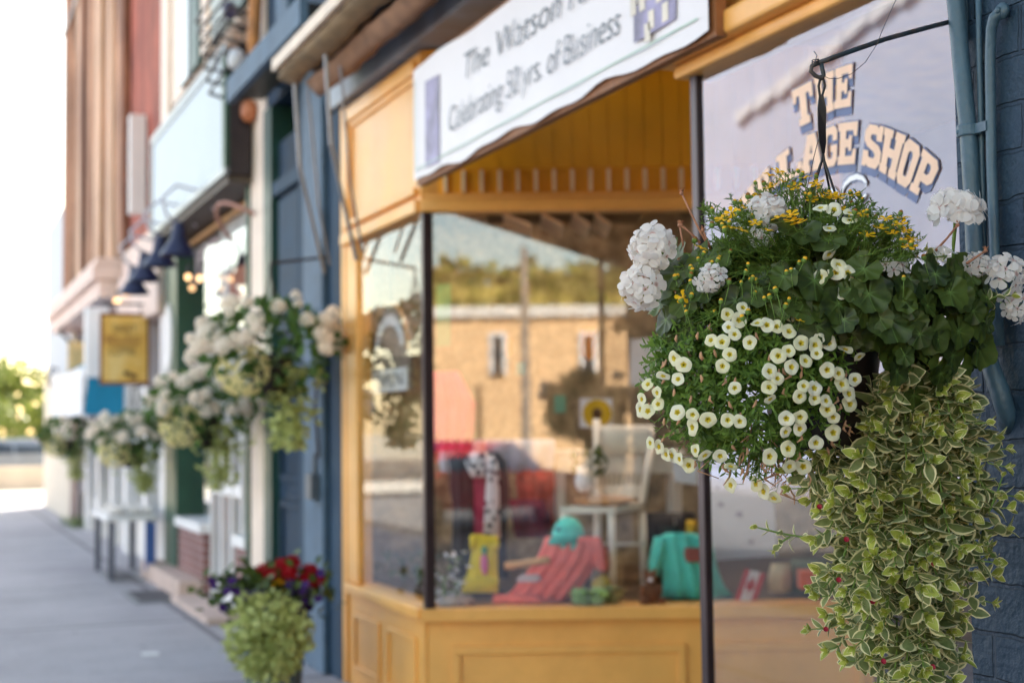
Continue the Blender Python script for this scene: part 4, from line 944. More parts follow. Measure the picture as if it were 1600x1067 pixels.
# pictures, papers, cloths on the wall behind
def panel(name,c4,d,m,label,cat,thick=.012,group=None):
    q=[at(x,y,d) for x,y in c4]; return tag(MB().prism(q,NI*thick).build(name,m,None),label,cat,group)
t=empty('sunflower_picture',at(930,680,8.0),'white canvas with a painted yellow sunflower propped on the cream table','picture')
q=[at(x,y,8.05) for x,y in ((906,622),(957,622),(957,668),(906,668))]; MB().prism(q,NI*.02).build('canvas',whitec,t)
mb=MB(); cc=at(933,646,8.04)
for k in range(14):
    a=k*.449; petal(mb,cc,T*math.cos(a)+Z3*math.sin(a),-NI,.085,.04,0,.5,.05)
mb.build('flower_petals',cloth('sun_yellow','D0A818'),t); mb=MB(); mb.ell(cc-NI*.008,.032,.012,.032,12,8); mb.build('flower_centre',cloth('sun_brown','5A3A1C'),t)
panel('paper_sheet',((985,530),(1038,526),(1040,598),(984,602)),8.2,whitec,'white paper sheet hanging high beside the basket of flowers','paper')
panel('tea_towel',((1050,714),(1088,716),(1090,758),(1054,752)),7.9,whitec,'white cloth hanging low beside the dark mullion','cloth')
panel('green_poster',((682,445),(704,443),(704,540),(682,541)),7.6,cloth('poster_green','7CA878'),'tall pale green poster at the corner of the window','poster')
panel('orange_card',((908,512),(930,511),(930,552),(926,564),(908,556)),8.2,cloth('card_orange','DC8A20'),'small orange card hanging on the window back wall','card')
panel('orange_card',((790,530),(800,530),(800,556),(790,557)),8.2,cloth('card_orange2','D89040'),'narrow orange card hanging left of the square orange card','card')
panel('green_card',((866,618),(884,617),(884,644),(866,645)),8.0,cloth('card_green','7CA890'),'little sea green card hanging left of the sunflower picture','card')
panel('teal_card',((806,566),(820,566),(820,585),(806,586)),8.0,cloth('card_teal','6CA8A0'),'tiny teal card hanging over the white cloth','card')
mb=MB(); mb.loft([(686,690,866),(700,688,868),(722,686,866),(738,690,862)],8.1,.05,.02,.02,6,30); tag(mb.build('pale_reflection_cloth',cloth('reflection_white','D0CCDA'),smooth=True),'wide white cloth standing in for pale reflections behind the dress form','cloth')  # added cloth; its white takes the place of a pale street reflection
mb=MB(); mb.loft([(580,676,716),(630,676,744),(672,678,742),(705,676,735)],7.95,.05,.03,.015,4); tag(mb.build('pink_shawl',cloth('pink_shawl_c','E04878'),smooth=True),'bright pink shawl hung left of the dress form','shawl')
coralpat=M('patterned_coral_cloth','D86450',.85,.3,12,stain='7A5040',stain_amt=.8)
mb=MB(); mb.loft([(735,806,866),(770,808,866),(800,812,866),(830,800,868)],8.1,.06,.03,.02,4); tag(mb.build('coral_shawl',coralpat,smooth=True),'patterned coral shawl hung right of the dress form','shawl')
mb=MB(); mb.loft([(780,795,850),(810,800,862),(840,805,855)],7.95,.08,.05,.015,4); tag(mb.build('maroon_bag',M('maroon_cloth','7A2440',.85,.3,10,stain='30304A',stain_amt=.8),smooth=True),'dark maroon bag slumped below the coral shawl','bag')
mb=MB(); mb.loft([(800,1010,1085),(845,1000,1090),(930,1004,1084)],8.2,.2,.08,.01,3); tag(mb.build('dark_trunk',M('trunk_leather','1E1A1C',.5,.2),smooth=True),'dark trunk on the display floor behind the teal shirt','trunk')
mb=MB(); mb.loft([(812,1072,1090),(835,1070,1090),(850,1072,1088)],7.75,.06,.03,.005,2); tag(mb.build('gold_figurine',M('gold_paint','C8A020',.4,.2,metal=.4),smooth=True),'small golden figurine standing behind the teal shirt','figurine')
# white stones and flowers at the corner
for i,(px,d,lab) in enumerate(((692,7.35,'pale dried flower cluster at the window corner'),(712,7.4,'taller pale dried flower cluster next to the yellow shirt'))):
    c=base(px,d); mb=MB()
    for k in range(50):
        q=c+Ve((rnd.gauss(0,.04),rnd.gauss(0,.04),rnd.uniform(.02,.16+.1*i))); leaf(mb,q,Ve((rnd.gauss(0,1),rnd.gauss(0,1),.5)),Z3,.035,.03,0 if k%3 else 1)
    mb.tube([c,c+Ve((0,0,.12))],.01,6,1); tag(mb.build('dried_flowers',[whitec,L_stem],attr=True),lab,'flowers','dried flowers in the window')
for px,d,col,lab in ((698,7.28,'B8AEA8','pale river stone on the window boards by the corner'),(722,7.3,'9C8478','tan stone under the yellow shirt hem')):
    c=base(px,d); mb=MB(); mb.ell(c+Ve((0,0,.028)),.06,.05,.03,14,8,0,.3,px); tag(mb.build('stone',M('stone_'+col,col,.7,.2,9),smooth=True),lab,'stone')
mb=MB(); p,q=at(790,884,7.4),at(858,874,7.32); mb.tube([p,p.lerp(q,.4),q],[.022,.018,.02],10); tag(mb.build('gleam_stick',M('gleam_tan','D8A878',.5,.2,9),smooth=True),'short pale stick added in place of a sun gleam by the coral shirt','stick')  # added stick; its pale colour stands in for a sun gleam
# hanging arch sign behind the side pane
def sideP(px,py,X=FX+.10): return atX(px,py,X)
t=empty('arched_sign',sideP(610,480),'arched sign with a white letter strip hung inside the narrow side pane','sign')
a,b=sideP(583,600),sideP(640,600); yc=(a.y+b.y)/2; hw=(a.y-b.y)/2; z0=sideP(610,612).z; z1=sideP(610,478).z; hh=z1-z0
pts=[(FX+.10,yc+hw,z0),(FX+.10,yc-hw,z0)]+[(FX+.10,yc-hw*math.cos(R(k)),z0+hh*.45+hh*.55*math.sin(R(k))) for k in range(0,181,15)]
MB().prism(pts,(.02,0,0)).build('sign_board',M('gray_brown_board','8A7A6C',.6,.3,8),t)
mb=MB(); mb.tube([Ve((FX+.09,yc-hw*1.03*math.cos(R(k)),z0+hh*.45+hh*.57*math.sin(R(k)))) for k in range(0,181,12)],.012,6); mb.build('sign_rim',M('sign_tan','B88A50',.5,.2),t)
MB().box(FX+.088,FX+.0985,yc-hw*.95,yc+hw*.95,z0+.0,z0+hh*.26).build('letter_strip',white,t)
text('OPEN','sign_lettering',black,t,(FX+.086,yc,z0+hh*.13),(0,-1,0),Z3,hw*1.5,hh*.15)
mb=MB()
for k in range(20,161,14): 
    y=yc-hw*.72*math.cos(R(k)); z=z0+hh*.45+hh*.38*math.sin(R(k)); mb.box(FX+.09,FX+.097,y-.018,y+.018,z-.03,z+.03)
mb.build('sign_letter_mark',whitev,t)
MB().tube([Ve((FX+.11,yc,z1)),Ve((FX+.11,yc,2.68))],.006,6).build('hanging_cord',black,t)
mb=MB(); c=atX(612,768,FX+.7); mb.lathe(c,[(.07,0),(.06,.03),(.035,.06),(.035,.10),(.075,.11),(.03,.22)],14); tag(mb.build('white_lamp',M('lamp_white','E0DCD4',.5)),'small white figurine lamp on a ledge against the rubble wall','lamp')
mb=MB(); mb.box(c.x-.12,c.x+.3,c.y-.08,8.44,c.z-.03,c.z-.001); tag(mb.build('wall_ledge',stone),'thin stone ledge on the rubble wall inside the side pane','shelf')
mb=MB(); c=atX(655,905,FX+.35)
for k in range(90): q=Ve((c.x+rnd.gauss(0,.1),c.y+rnd.gauss(0,.18),PZ+rnd.uniform(0,.16))); leaf(mb,q,Ve((rnd.gauss(0,1),rnd.gauss(0,1),1)),Z3,.07,.03,0,rnd.random())
mb.tube([Ve((c.x,c.y,PZ)),Ve((c.x,c.y,PZ+.1))],.012,6,1); tag(mb.build('potted_fern',[L_ger,L_stem],attr=True),'low green plant on the display floor behind the side pane','plant')
t=empty('slat_rack',at(870,338,8.1),'rack of slanting wooden slats, pale colour standing in for warm light on them','lamp')
slat_light=M('slat_light_tint','EAD8BC',.5)  # warm light on the slats is put into this pale colour
for (xa_,xb_) in ((786,830),(846,880),(895,922),(930,955)):
    a=at(xa_,331,8.1); b=at(xb_,349,8.1); MB().obox(a,(b-a),NI*.5,Z3*-.018).build('wood_slat',slat_light,t)
mb=MB(); a=at(760,326,8.08); b=at(1010,326,8.08); mb.obox(a,(b-a),NI*.6,Z3*.03); mb.build('slat_tray',dark,t)
t['category']='rack'
for k,(x,y,lab) in enumerate(((3.1,7.45,'unseen lamp added overhead to brighten the display nearest the window corner'),(4.3,7.1,'unseen lamp added overhead to brighten the display deeper in the shop'))):
    t=empty('display_fill_lamp',(x,y,3.4),lab,'lamp','added lamps overhead inside the shop')  # added out of view to light the display; skirts aim it downward
    mb=MB(); mb.box(x-.5,x+.5,y-.16,y+.16,3.40,3.458); mb.box(x-.5,x+.5,y-.16,y-.145,3.06,3.399); mb.box(x-.5,x+.5,y+.145,y+.16,3.06,3.399); mb.box(x-.5,x-.485,y-.144,y+.144,3.06,3.399); mb.box(x+.485,x+.5,y-.144,y+.144,3.06,3.399); mb.build('lamp_housing',white,t); mb=MB(); mb.add([(x-.48,y-.14,3.395),(x+.48,y-.14,3.395),(x+.48,y+.14,3.395),(x-.48,y+.14,3.395)],[(3,2,1,0)]); mb.build('diffuser',emis('display_fill_glow_%d'%k,'FFE8D0',8),t)
# roll and things seen past the right-hand pane
panel('stamped_paper',((1106,735),(1205,728),(1215,868),(1112,876)),7.9,M('stamped_paper_m','DAD4E0',.8,.03),'large white paper with small stamps hung past the dark mullion','paper')
mb=MB()
for x,y,s in ((1122,792,9),(1150,808,11),(1118,765,6),(1190,770,7),(1170,850,8)):
    p=at(x,y,7.89); mb.obox(p,T*s*.0034,NI*.002,Z3*s*.003)
o=mb.build('stamp_print',M('stamp_ink','8C7C98',.8),bpy.data.objects['stamped_paper'])
o.location=-Ve((0,0,0))
mb=MB(); c=base(1262,7.0); 
tag(MB().obox(at(1252,893,7.35),T*.14,NI*.12,Z3*-.09).build('orange_box',cloth('box_orange','D85A20')),'bright orange box half hidden behind the trailing leaves','box')
mb=MB(); mb.loft([(880,1205,1235),(900,1200,1238),(925,1202,1236)],7.5,.08,.04,.004,2); tag(mb.build('cream_bottle',M('bottle_cream','D8C8A8',.4),smooth=True),'squat cream jar right of the maple leaf flag','jar')
mb=MB(); mb.loft([(872,1236,1300),(900,1230,1306),(938,1226,1308)],7.6,.15,.08,.004,2); tag(mb.build('green_drum',M('drum_green','5C6A58',.6),smooth=True),'gray green drum standing behind the cream jar','drum')
# ------------------------------------------------------------------ blue building left of the mustard shop
bb=empty('blue_building',(FX,9.5,0),'dark blue painted shop building next to the mustard shop front','building')
mb=MB(); mb.box(FX-.03,FX+6,8.62,9.36,0,3.86); mb.box(FX-.025,FX+.09,8.365,8.619,0,3.46); mb.build('wall',slate,bb)
MB().box(FX-.07,FX-.031,8.625,9.10,0,3.85).build('pilaster',lightblue,bb,bevel=.01)
mb=MB(); mb.box(FX+.03,FX+6,9.361,10.2,0,3.6); b=mb.build('door_panel',bluepaint,bb)
mb=MB()
for (y0,y1,z0,z1) in ((9.45,10.1,.25,1.0),(9.45,10.1,1.15,2.1)):
    for (a,c,e,f) in ((y0,y1,z1-.04,z1),(y0,y1,z0,z0+.04),(y0,y0+.04,z0+.04,z1-.04),(y1-.04,y1,z0+.04,z1-.04)): mb.box(FX+.004,FX+.0295,a,c,e,f)
mb.build('door_moulding',bluepaint,b)
MB().box(FX-.01,FX+.0295,9.37,10.19,2.2,2.28).build('door_head',slate,bb); MB().box(FX-.02,FX+.0295,9.37,10.19,3.2,3.3).build('cornice_strip',slate,bb)
MB().box(FX+.0,FX+.029,9.5,10.08,2.32,3.15).build('transom_board',slate,bb)
MB().box(FX-.03,FX+6,10.201,10.445,0,3.88).build('corner_post',tealdark,bb)
mb=MB(); mb.box(FX+.0,10,8.451,10.44,3.901,7.6); mb.build('upper_wall',bluepaint,bb)
mb=MB(); mb.box(FX-.05,FX-.001,9.6,9.95,3.95,7.0); mb.build('upper_strip',lightblue,bb)
a=atX(418,98,2.02)
mb=MB(); mb.box(2.05,FX-.095,8.0,10.15,3.905,3.99,0); mb.box(2.0,2.049,8.0,10.17,3.86,4.03,1); mb.build('cornice_ledge',[black,lightblue],bb)
# lamp and boxes on the pier
mb=MB(); c=atX(481,758,FX-.13); mb.box(FX-.13,FX-.071,c.y-.07,c.y+.07,c.z-.09,c.z+.07); mb.tube([Ve((FX-.085,c.y,c.z+.07)),Ve((FX-.085,c.y,c.z+.2))],.013,8); tag(mb.build('meter_box',M('meter_gray','4A5560',.5,.2),bevel=.01),'small dark gray box low on the pale blue pilaster','box')
mb=MB(); c=atX(487,640,FX-.12); mb.tube([Ve((FX-.075,c.y,c.z-.3)),Ve((FX-.10,c.y,c.z)),Ve((FX-.075,c.y,c.z+.35))],.010,8); tag(mb.build('wall_bracket',dark),'dark curved iron bracket on the pale blue pilaster','bracket')
# rolled awning
t=empty('rolled_awning',(2.05,7,3.9),'rolled tan and brown awning with folding arms above the shop fascia','awning')
tanc=M('awning_tan','7E6A50',.85,.35,9,.4,30,stretch=(1,.6,1)); pk=M('awning_pink','86654F',.85,.25,9)
AX=1.98
p0=atX(452,137,AX); y0=p0.y; zr=p0.z+.03; yend=2.9
def roll(yc0,yc1,x,z,r,m,nm,ph):
    n=36; k=12; vs=[];fs=[]
    for i in range(n+1):
        y=yc0+(yc1-yc0)*i/n
        for j in range(k):
            a=2*PI*j/k; q=r*(1+.10*math.sin(i*2.7+j*1.9+ph)+.16*math.sin(j*2.1+ph)+.05*math.sin(i*.6+j)); vs.append((x+q*math.cos(a),y,z+q*math.sin(a)+.01*math.sin(i*.8+ph)))
    for i in range(n):
        for j in range(k): fs.append((i*k+j,i*k+(j+1)%k,(i+1)*k+(j+1)%k,(i+1)*k+j))
    fs.append(tuple(range(k))[::-1]); fs.append(tuple(range(n*k,n*k+k)))
    return MB().add(vs,fs).build(nm,m,t,smooth=True)
roll(y0,yend,AX+.01,zr+.06,.075,tanc,'fabric_roll',0); roll(y0-.12,yend,AX+.15,zr-.03,.07,pk,'valance_fold',2)
mb=MB(); mb.box(AX-.10,AX-.07,yend,y0+.02,zr+.06,zr+.13); mb.build('front_bar',M('bar_cream','D8C4B0',.5,.15),t)
mb=MB(); mb.box(AX+.05,FX-.061,yend,y0-.1,zr+.05,zr+.10); mb.build('underside',M('awning_cassette','565C62',.6,.2,5),t)
for (yy) in (y0-.05,y0-.75):
    mb=MB(); mb.tube([Ve((AX+.02,yy,zr-.02)),Ve((AX+.06,yy+.05,zr-.5)),Ve((FX-.12,yy+.25,2.45))],.012,8); mb.tube([Ve((AX+.1,yy,zr-.04)),Ve((AX+.2,yy+.15,zr-.7)),Ve((FX-.085,yy+.25,2.5))],.008,6); mb.build('folding_arm',graymetal,t)

# ------------------------------------------------------------------ green trimmed shop
gs_=empty('green_trimmed_shop',(FX,12.7,0),'shop with dark green posts, brick base and pale box sign above','shop front')
mb=MB(); mb.box(FX-.02,FX+.4,10.46,10.95,0,9.0); mb.build('corner_pilaster',cream,gs_,bevel=.01)
mb=MB(); mb.box(FX-.04,FX+.3,14.32,15.06,0,3.55); mb.build('door_post',greenp,gs_)
MB().box(FX-.04,FX+.3,10.951,11.03,0,3.55).build('door_post',greenp,gs_)
mb=MB(); mb.box(FX+.5,FX+6,10.951,15.05,3.4,9.0); mb.box(FX+.02,FX+.499,10.951,15.05,4.9,9.0); mb.build('upper_wall',cream,gs_)
palew=M('pale_shutter','AEB8B4',.6,.1,4)
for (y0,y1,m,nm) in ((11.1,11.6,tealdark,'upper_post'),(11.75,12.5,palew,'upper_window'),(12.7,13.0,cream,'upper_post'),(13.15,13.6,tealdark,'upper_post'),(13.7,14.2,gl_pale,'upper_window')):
    MB().box(FX-.04,FX+.019,y0,y1,4.92,8.8).build(nm,m,gs_)
for y0,y1 in ((11.031,11.55),(12.95,14.31)):
    MB().box(FX-.02,FX+.32,y0,y1,.0,.58).build('brick_base',darkbrick,gs_); MB().box(FX-.06,FX+.34,y0,y1-.005,.581,.67).build('window_sill',white,gs_,bevel=.01)
mb=MB()
for y in (11.56,11.98,12.42,12.90): mb.box(FX+.04,FX+.14,y,y+.06,0,2.25)
mb.box(FX+.03,FX+.15,11.55,12.97,2.251,2.36); mb.box(FX+.05,FX+.13,11.62,12.9,.0,.22); mb.box(FX+.05,FX+.13,11.62,12.9,.95,1.05); mb.build('door_frame',white,gs_)
mb=MB(); mb.add([(FX+.09,11.62,.2),(FX+.09,12.9,.2),(FX+.09,12.9,2.25),(FX+.09,11.62,2.25)],[(0,1,2,3)]); mb.build('door_glass',gl_side,gs_)
mb=MB(); mb.add([(FX+.1,11.04,.67),(FX+.1,11.55,.67),(FX+.1,11.55,3.4),(FX+.1,11.04,3.4)],[(0,1,2,3)]); mb.add([(FX+.1,12.97,.67),(FX+.1,14.31,.67),(FX+.1,14.31,3.4),(FX+.1,12.97,3.4)],[(0,1,2,3)]); mb.add([(FX+.1,11.56,2.37),(FX+.1,12.96,2.37),(FX+.1,12.96,3.4),(FX+.1,11.56,3.4)],[(0,1,2,3)]); mb.build('window_glass',gl_side,gs_)
MB().box(FX+1.6,FX+1.7,10.951,15.05,0,3.39).build('back_wall',M('shop_back','B0A8A4',.8,.3,2),gs_)
# posters and goods inside the windows
mb=MB()
for (y0,y1,z0,z1,mi) in ((13.0,13.5,1.9,2.9,0),(13.55,14.2,2.0,2.5,1),(11.1,11.5,2.55,3.2,0),(11.65,12.5,2.45,2.9,2),(12.5,12.9,2.6,3.1,0),(11.08,11.52,1.9,2.4,2),(13.0,14.2,2.95,3.3,1),(11.1,12.9,3.12,3.35,0)): mb.box(FX+.12,FX+.135,y0,y1,z0,z1,mi)
mb.build('window_poster',[white,M('poster_rose','C8B0B4',.6,.3,9),M('poster_orange','C07048',.6,.4,12)],gs_)
mb=MB(); mb.prism([Ve((FX-.045,14.75+.22*math.cos(k*PI/10),2.45+.36*math.sin(k*PI/10))) for k in range(20)],(-.02,0,0)); tag(mb.build('oval_sign',white),'white oval sign on the dark green post','sign')
mb=MB(); mb.tube([(FX+.08,14.2,3.36),(FX+.08,11.2,3.36)],.03,8); mb.build('sign_rail',M('rail_ochre','B08048',.5,.2),gs_)
mb=MB(); mb.box(FX+.4,FX+.7,11.8,12.4,.5,1.5); tag(mb.build('red_display',M('red_goods','C03038',.6,.5,6)),'red goods displayed inside the white framed shop door','goods')
# concrete step
mb=MB(); mb.box(2.12,FX-.021,12.95,15.3,.001,.17); mb.box(2.05,FX-.03,11.2,12.94,.001,.05); tag(mb.build('shop_step',M('pink_concrete','C8B0A4',.8,.15,3),bevel=.01),'low concrete step below the brick base of the green trimmed shop','step')
# box sign
t=empty('box_sign',(2.26,13.5,4),'long pale box sign with dark end above the green trimmed shop','sign')
SX=2.15
ya=atX(358,100,SX).y; za=atX(357,72,SX).z; zb_=atX(357,272,SX).z; yb=atX(240,320,SX).y
MB().box(SX,FX-.041,ya,yb,zb_,za).build('cabinet',dark,t)
MB().box(SX-.02,SX-.001,ya+.12,yb-.1,zb_+.05,za-.07).build('face_panel',M('sign_panel','C0CCD4',.55,.05,2,spec=.3),t)
mb=MB(); mb.box(SX-.035,SX-.001,ya,yb,za-.069,za+.02); mb.box(SX-.035,SX-.001,ya,yb,zb_-.0,zb_+.049); mb.box(SX-.035,SX-.001,ya,ya+.119,zb_+.05,za-.07,1); mb.box(SX-.035,SX-.001,yb-.099,yb,zb_+.05,za-.07); mb.build('trim',[graymetal,greenp],t)
MB().box(SX,FX+.5,ya+.05,yb-.05,zb_-.06,zb_-.005).build('soffit',M('soffit_dark','4A4038',.6,.3,4),gs_)
# wires and insulators at the top of the cream pilaster
t=empty('wire_bracket',(FX-.15,10.7,4.6),'tangle of wires and glass insulators on the cream pilaster','bracket')
mb=MB(); 
for k in range(7):
    z=4.15+k*.12; mb.tube([Ve((FX-.03,10.55,z)),Ve((FX-.28-.05*math.sin(k),10.6,z+.08)),Ve((FX-.35,10.9+.1*k,z-.05)),Ve((FX-.05,11.0,z-.1))],.014,6)
mb.tube([Ve((FX-.06,10.48,4.0)),Ve((FX-.1,10.46,4.4)),Ve((FX-.05,10.46,5.5))],.05,8,1)
mb.build('wire_loops',[dark,M('rust_pipe','A8703C',.6,.3,8)],t,smooth=True)
for k,(dy,dz,r) in enumerate(((.05,4.3,.09),(.2,4.5,.08),(.3,4.75,.075),(.05,4.85,.07))):
    mb=MB(); mb.ell((FX-.2,10.55+dy,dz),r*.8,r*.8,r,12,8); mb.build('insulator',M('insulator_%d'%k,('C8CCD4','B8A090','4A4868','D8D4D8')[k],.3,.1),t,smooth=True)
mb=MB(); mb.ell((FX-.07,10.75,3.95),.07,.09,.09,12,8); tag(mb.build('copper_fitting',M('copper','B87048',.5,.3,8),smooth=True),'round copper fitting on the cream pilaster','fitting')
mb=MB(); pts=[Ve((FX-.05-.2*math.sin(R(k)),10.7+.0045*k,3.15+.12*math.sin(R(k*1.3)))) for k in range(0,181,20)]; mb.tube(pts,.018,6); tag(mb.build('cable_loop',M('cable_rose','B08070',.6,.2),smooth=True),'loose looped cable on the cream pilaster below the copper fitting','cable')

# ------------------------------------------------------------------ brick block and gray building
bk=empty('brick_building',(FX,20,0),'tall weathered brick building with pale pilasters and a projecting cornice','building')
HB=9.1
warmst=M('warm_sandstone','D2AE92',.75,.3,1.6,.3,20,stain='8A5E48',stain_amt=.8,stretch=(1,1,.35))
def colb(y0,y1,m,nm,x=FX): return MB().box(x,FX+8,y0,y1,3.75,HB).build(nm,m,bk)
colb(15.06,15.5,cream,'pale_pier',FX-.02); colb(15.501,18.1,redb,'red_wall'); colb(18.101,25.6,tanb2,'brick_wall',FX+.0)
for k,(a_,b_,m_,dx) in enumerate(((18.101,18.35,tanb2,.1),(18.5,19.2,tanb,.06),(19.35,19.75,warmst,.1),(19.95,20.45,tanb2,.04),(20.6,21.15,warmst,.12),(21.3,21.55,redb,.05),(21.8,22.5,tanb,.09),(22.7,22.95,tanb2,.14),(23.2,23.8,warmst,.12),(24.0,24.3,redb,.06),(24.55,25.1,tanb,.12),(25.25,25.6,tanb2,.16))):
    MB().box(FX-dx,FX-.0005,a_,b_,3.75,HB-.01).build('wall_pier',m_,bk,bevel=.02)
MB().box(FX-.19,FX-.165,18.12,25.6,8.4,8.46).build('string_course',graymetal,bk)
mb=MB(); mb.box(FX-.3,FX,15.06,25.66,HB+.001,HB+.3); mb.build('parapet',offwhite,bk)
pinkst=M('pink_stucco','DCC4B8',.7,.12,2,.1,30)
mb=MB(); mb.box(FX-.42,FX+.4,18.4,25.62,3.42,3.60); mb.box(FX-.34,FX+.4,18.45,25.6,3.20,3.419); mb.box(FX-.38,FX+.4,18.42,25.61,3.601,3.70); mb.build('cornice',pinkst,bk,bevel=.02)
mb=MB(); mb.box(FX-.12,FX+.4,15.061,18.39,2.75,3.40); mb.box(FX-.06,FX+.4,15.061,18.39,3.401,3.74); mb.build('shop_head',pinkst,bk,bevel=.01)
mb=MB(); mb.box(FX+.3,FX+8,15.061,25.6,0,3.19); mb.build('shop_wall',M('shop_wall_pink','D8C8C4',.7,.12,2),bk)
for y in (15.2,16.5,18.2,19.6,21.2,22.8,25.2): MB().box(FX-.02,FX+.299,y,y+.32,.0,2.74).build('shop_pillar',white,bk)
for y0,y1 in ((15.55,16.48),(16.85,18.15),(18.55,19.55),(19.95,21.15),(21.55,22.75),(23.15,25.15)): MB().box(FX+.08,FX+.298,y0,y1,.001,.5).build('stall_riser',offwhite,bk)
for y0,y1 in ((15.55,16.48),(16.85,18.15),(18.55,19.55),(19.95,21.15),(21.55,22.75)):
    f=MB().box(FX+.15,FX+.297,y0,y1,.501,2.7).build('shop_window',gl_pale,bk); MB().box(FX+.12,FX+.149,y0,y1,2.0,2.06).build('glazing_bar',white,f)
MB().box(FX-.06,FX-.021,24.2,25.0,0,3.19).build('plum_post',M('plum_paint','5A3A40',.5,.2),bk)
mb=MB(); mb.box(2.16,2.34,16.6,16.75,4.0,5.15); tag(mb.build('white_panel_sign',white),'thin white upright sign board on the red brick wall','sign')
gb=empty('gray_building',(FX,28,0),'plain pale gray building at the far end of the row','building')
MB().box(FX,FX+8,25.67,31,2.6,5.7).build('wall',M('gray_cladding','A8B0BC',.6,.08,2),gb)
m=M('beige_siding','D6CBBA',.6,.12,3); mb=MB(); y=25.67
while y<30.9: mb.box(FX-.03,FX+.3,y,y+.30,0,2.59); mb.box(FX+.0,FX+.3,y+.301,y+.34,0,2.59); y+=.341
mb.build('siding',m,gb)
# lamps over the sign and doors
navyl=M('navy_enamel','242848',.35,.15,8)
for i,(px,py,lab) in enumerate(((279,352,'navy gooseneck sign lamp with pale arm nearest the cream pilaster'),(250,372,'second navy gooseneck sign lamp under the box sign'),(226,398,'third navy gooseneck sign lamp, beside the red brick wall'),(210,420,'farthest of the navy gooseneck lamps near the pink shop head'))):
    X=1.98; p=atX(px,py,X); t=empty('gooseneck_lamp',p,lab,'lamp','gooseneck lamps over the shops')
    mb=MB(); mb.tube([Ve((FX-.05,p.y,p.z+.12)),Ve((FX-.2,p.y,p.z+.3)),Ve((X-.02,p.y,p.z+.34)),Ve((X-.14,p.y,p.z+.22)),Ve((X-.1,p.y,p.z+.08)),Ve((X,p.y,p.z+.02))],.014,8); mb.build('arm',M('arm_gray','B8B8C4',.4,.1),t,smooth=True)
    mb=MB(); mb.lathe(p+Ve((0,0,-.26)),[(.16,0),(.15,.02),(.07,.14),(.045,.28)],16,0,False); mb.build('shade',navyl,t,smooth=True)
warm=emis('warm_bulb','FFC890',.7)
for i,(px,py,X,lab) in enumerate(((183,471,2.15,'lit warm lamp globe above the coffee sign'),(196,457,2.2,'second lit warm globe just above the first by the cornice'),(294,433,2.30,'lit warm globe by the dark green post'),(312,435,2.32,'lit warm globe under the ochre rail'),(300,450,2.32,'lowest warm globe beside the green post'))):
    p=atX(px,py,X); t=empty('globe_lamp',p,lab,'lamp','lit globes under the shop heads'); r=.045 if px<200 else .03
    mb=MB(); mb.ell(p,r,seg=12,ring=8); mb.build('globe',warm if px!=300 else emis('dim_bulb','FFC890',.4),t,smooth=True); MB().tube([p+Ve((0,0,r*.8)),p+Ve((0,0,.12)),p+Ve((.05,0,.14))],.012,6).build('lamp_holder',dark,t)
# coffee sign
p=atX(195,545,2.04); Y=p.y
t=empty('coffee_sign',(2.05,Y,p.z),'yellow hanging sign with brown border and brown coffee lettering','sign')
l=EYE+ray(156,545)*(Y/ray(156,545).y); r_=EYE+ray(234,545)*(Y/ray(234,545).y); zt=(EYE+ray(195,489)*(Y/ray(195,489).y)).z; zb2=(EYE+ray(195,601)*(Y/ray(195,601).y)).z
MB().box(l.x,r_.x,Y,Y+.04,zb2,zt).build('board',M('sign_brown','7A4428',.55,.2,9),t,bevel=.006)
def signface():
    m,nt,out=newmat('sign_yellow'); L=nt.links.new; tc=N(nt,'ShaderNodeTexCoord'); n=N(nt,'ShaderNodeTexNoise'); n.inputs['Scale'].default_value=3; n.inputs['Detail'].default_value=5; L(tc.outputs['Object'],n.inputs[0])
    c=ramp(nt,n.outputs[0],[(.3,lin('C8923C')),(.5,lin('DCB054')),(.7,lin('E8CC88'))]); p=N(nt,'ShaderNodeBsdfPrincipled'); L(c,p.inputs[0]); p.inputs['Roughness'].default_value=.5; L(p.outputs[0],out.inputs[0]); return m
MB().box(l.x+.03,r_.x-.03,Y-.006,Y-.001,zb2+.035,zt-.035).build('sign_face',signface(),t)
w=r_.x-l.x; h=zt-zb2; cx=(l.x+r_.x)/2; bi=M('sign_ink','2A1A12',.6,.1); bi2=M('sign_ink_red','6A2E18',.6,.1)
text('SWEET',"sign_lettering",bi,t,(cx-.01,Y-.008,zt-h*.235),(1,0,0),Z3,w*.46,h*.12)
text('INDULGENCE','sign_lettering',bi2,t,(cx-.02,Y-.008,zt-h*.385),(1,0,0),Z3,w*.68,h*.12)
text('COFFEE','sign_lettering',bi,t,(cx-.03,Y-.008,zt-h*.535),(1,0,0),Z3,w*.54,h*.12)
mb=MB(); c=Ve((cx+.05,Y-.008,zb2+h*.15)); mb.box(c.x-.06,c.x+.0,Y-.009,Y-.007,c.z-.02,c.z+.03); mb.box(c.x+.01,c.x+.07,Y-.009,Y-.007,c.z-.05,c.z+.0); mb.build('cup_mark',bi,t)
mb=MB(); mb.tube([(FX-.06,Y+.02,zt+.10),(l.x+.02,Y+.02,zt+.10)],.014,8); mb.tube([(l.x+.1,Y+.02,zt+.1),(l.x+.1,Y+.02,zt)],.006,6); mb.tube([(r_.x-.1,Y+.02,zt+.1),(r_.x-.1,Y+.02,zt)],.006,6); mb.build('hanger_arm',dark,t)
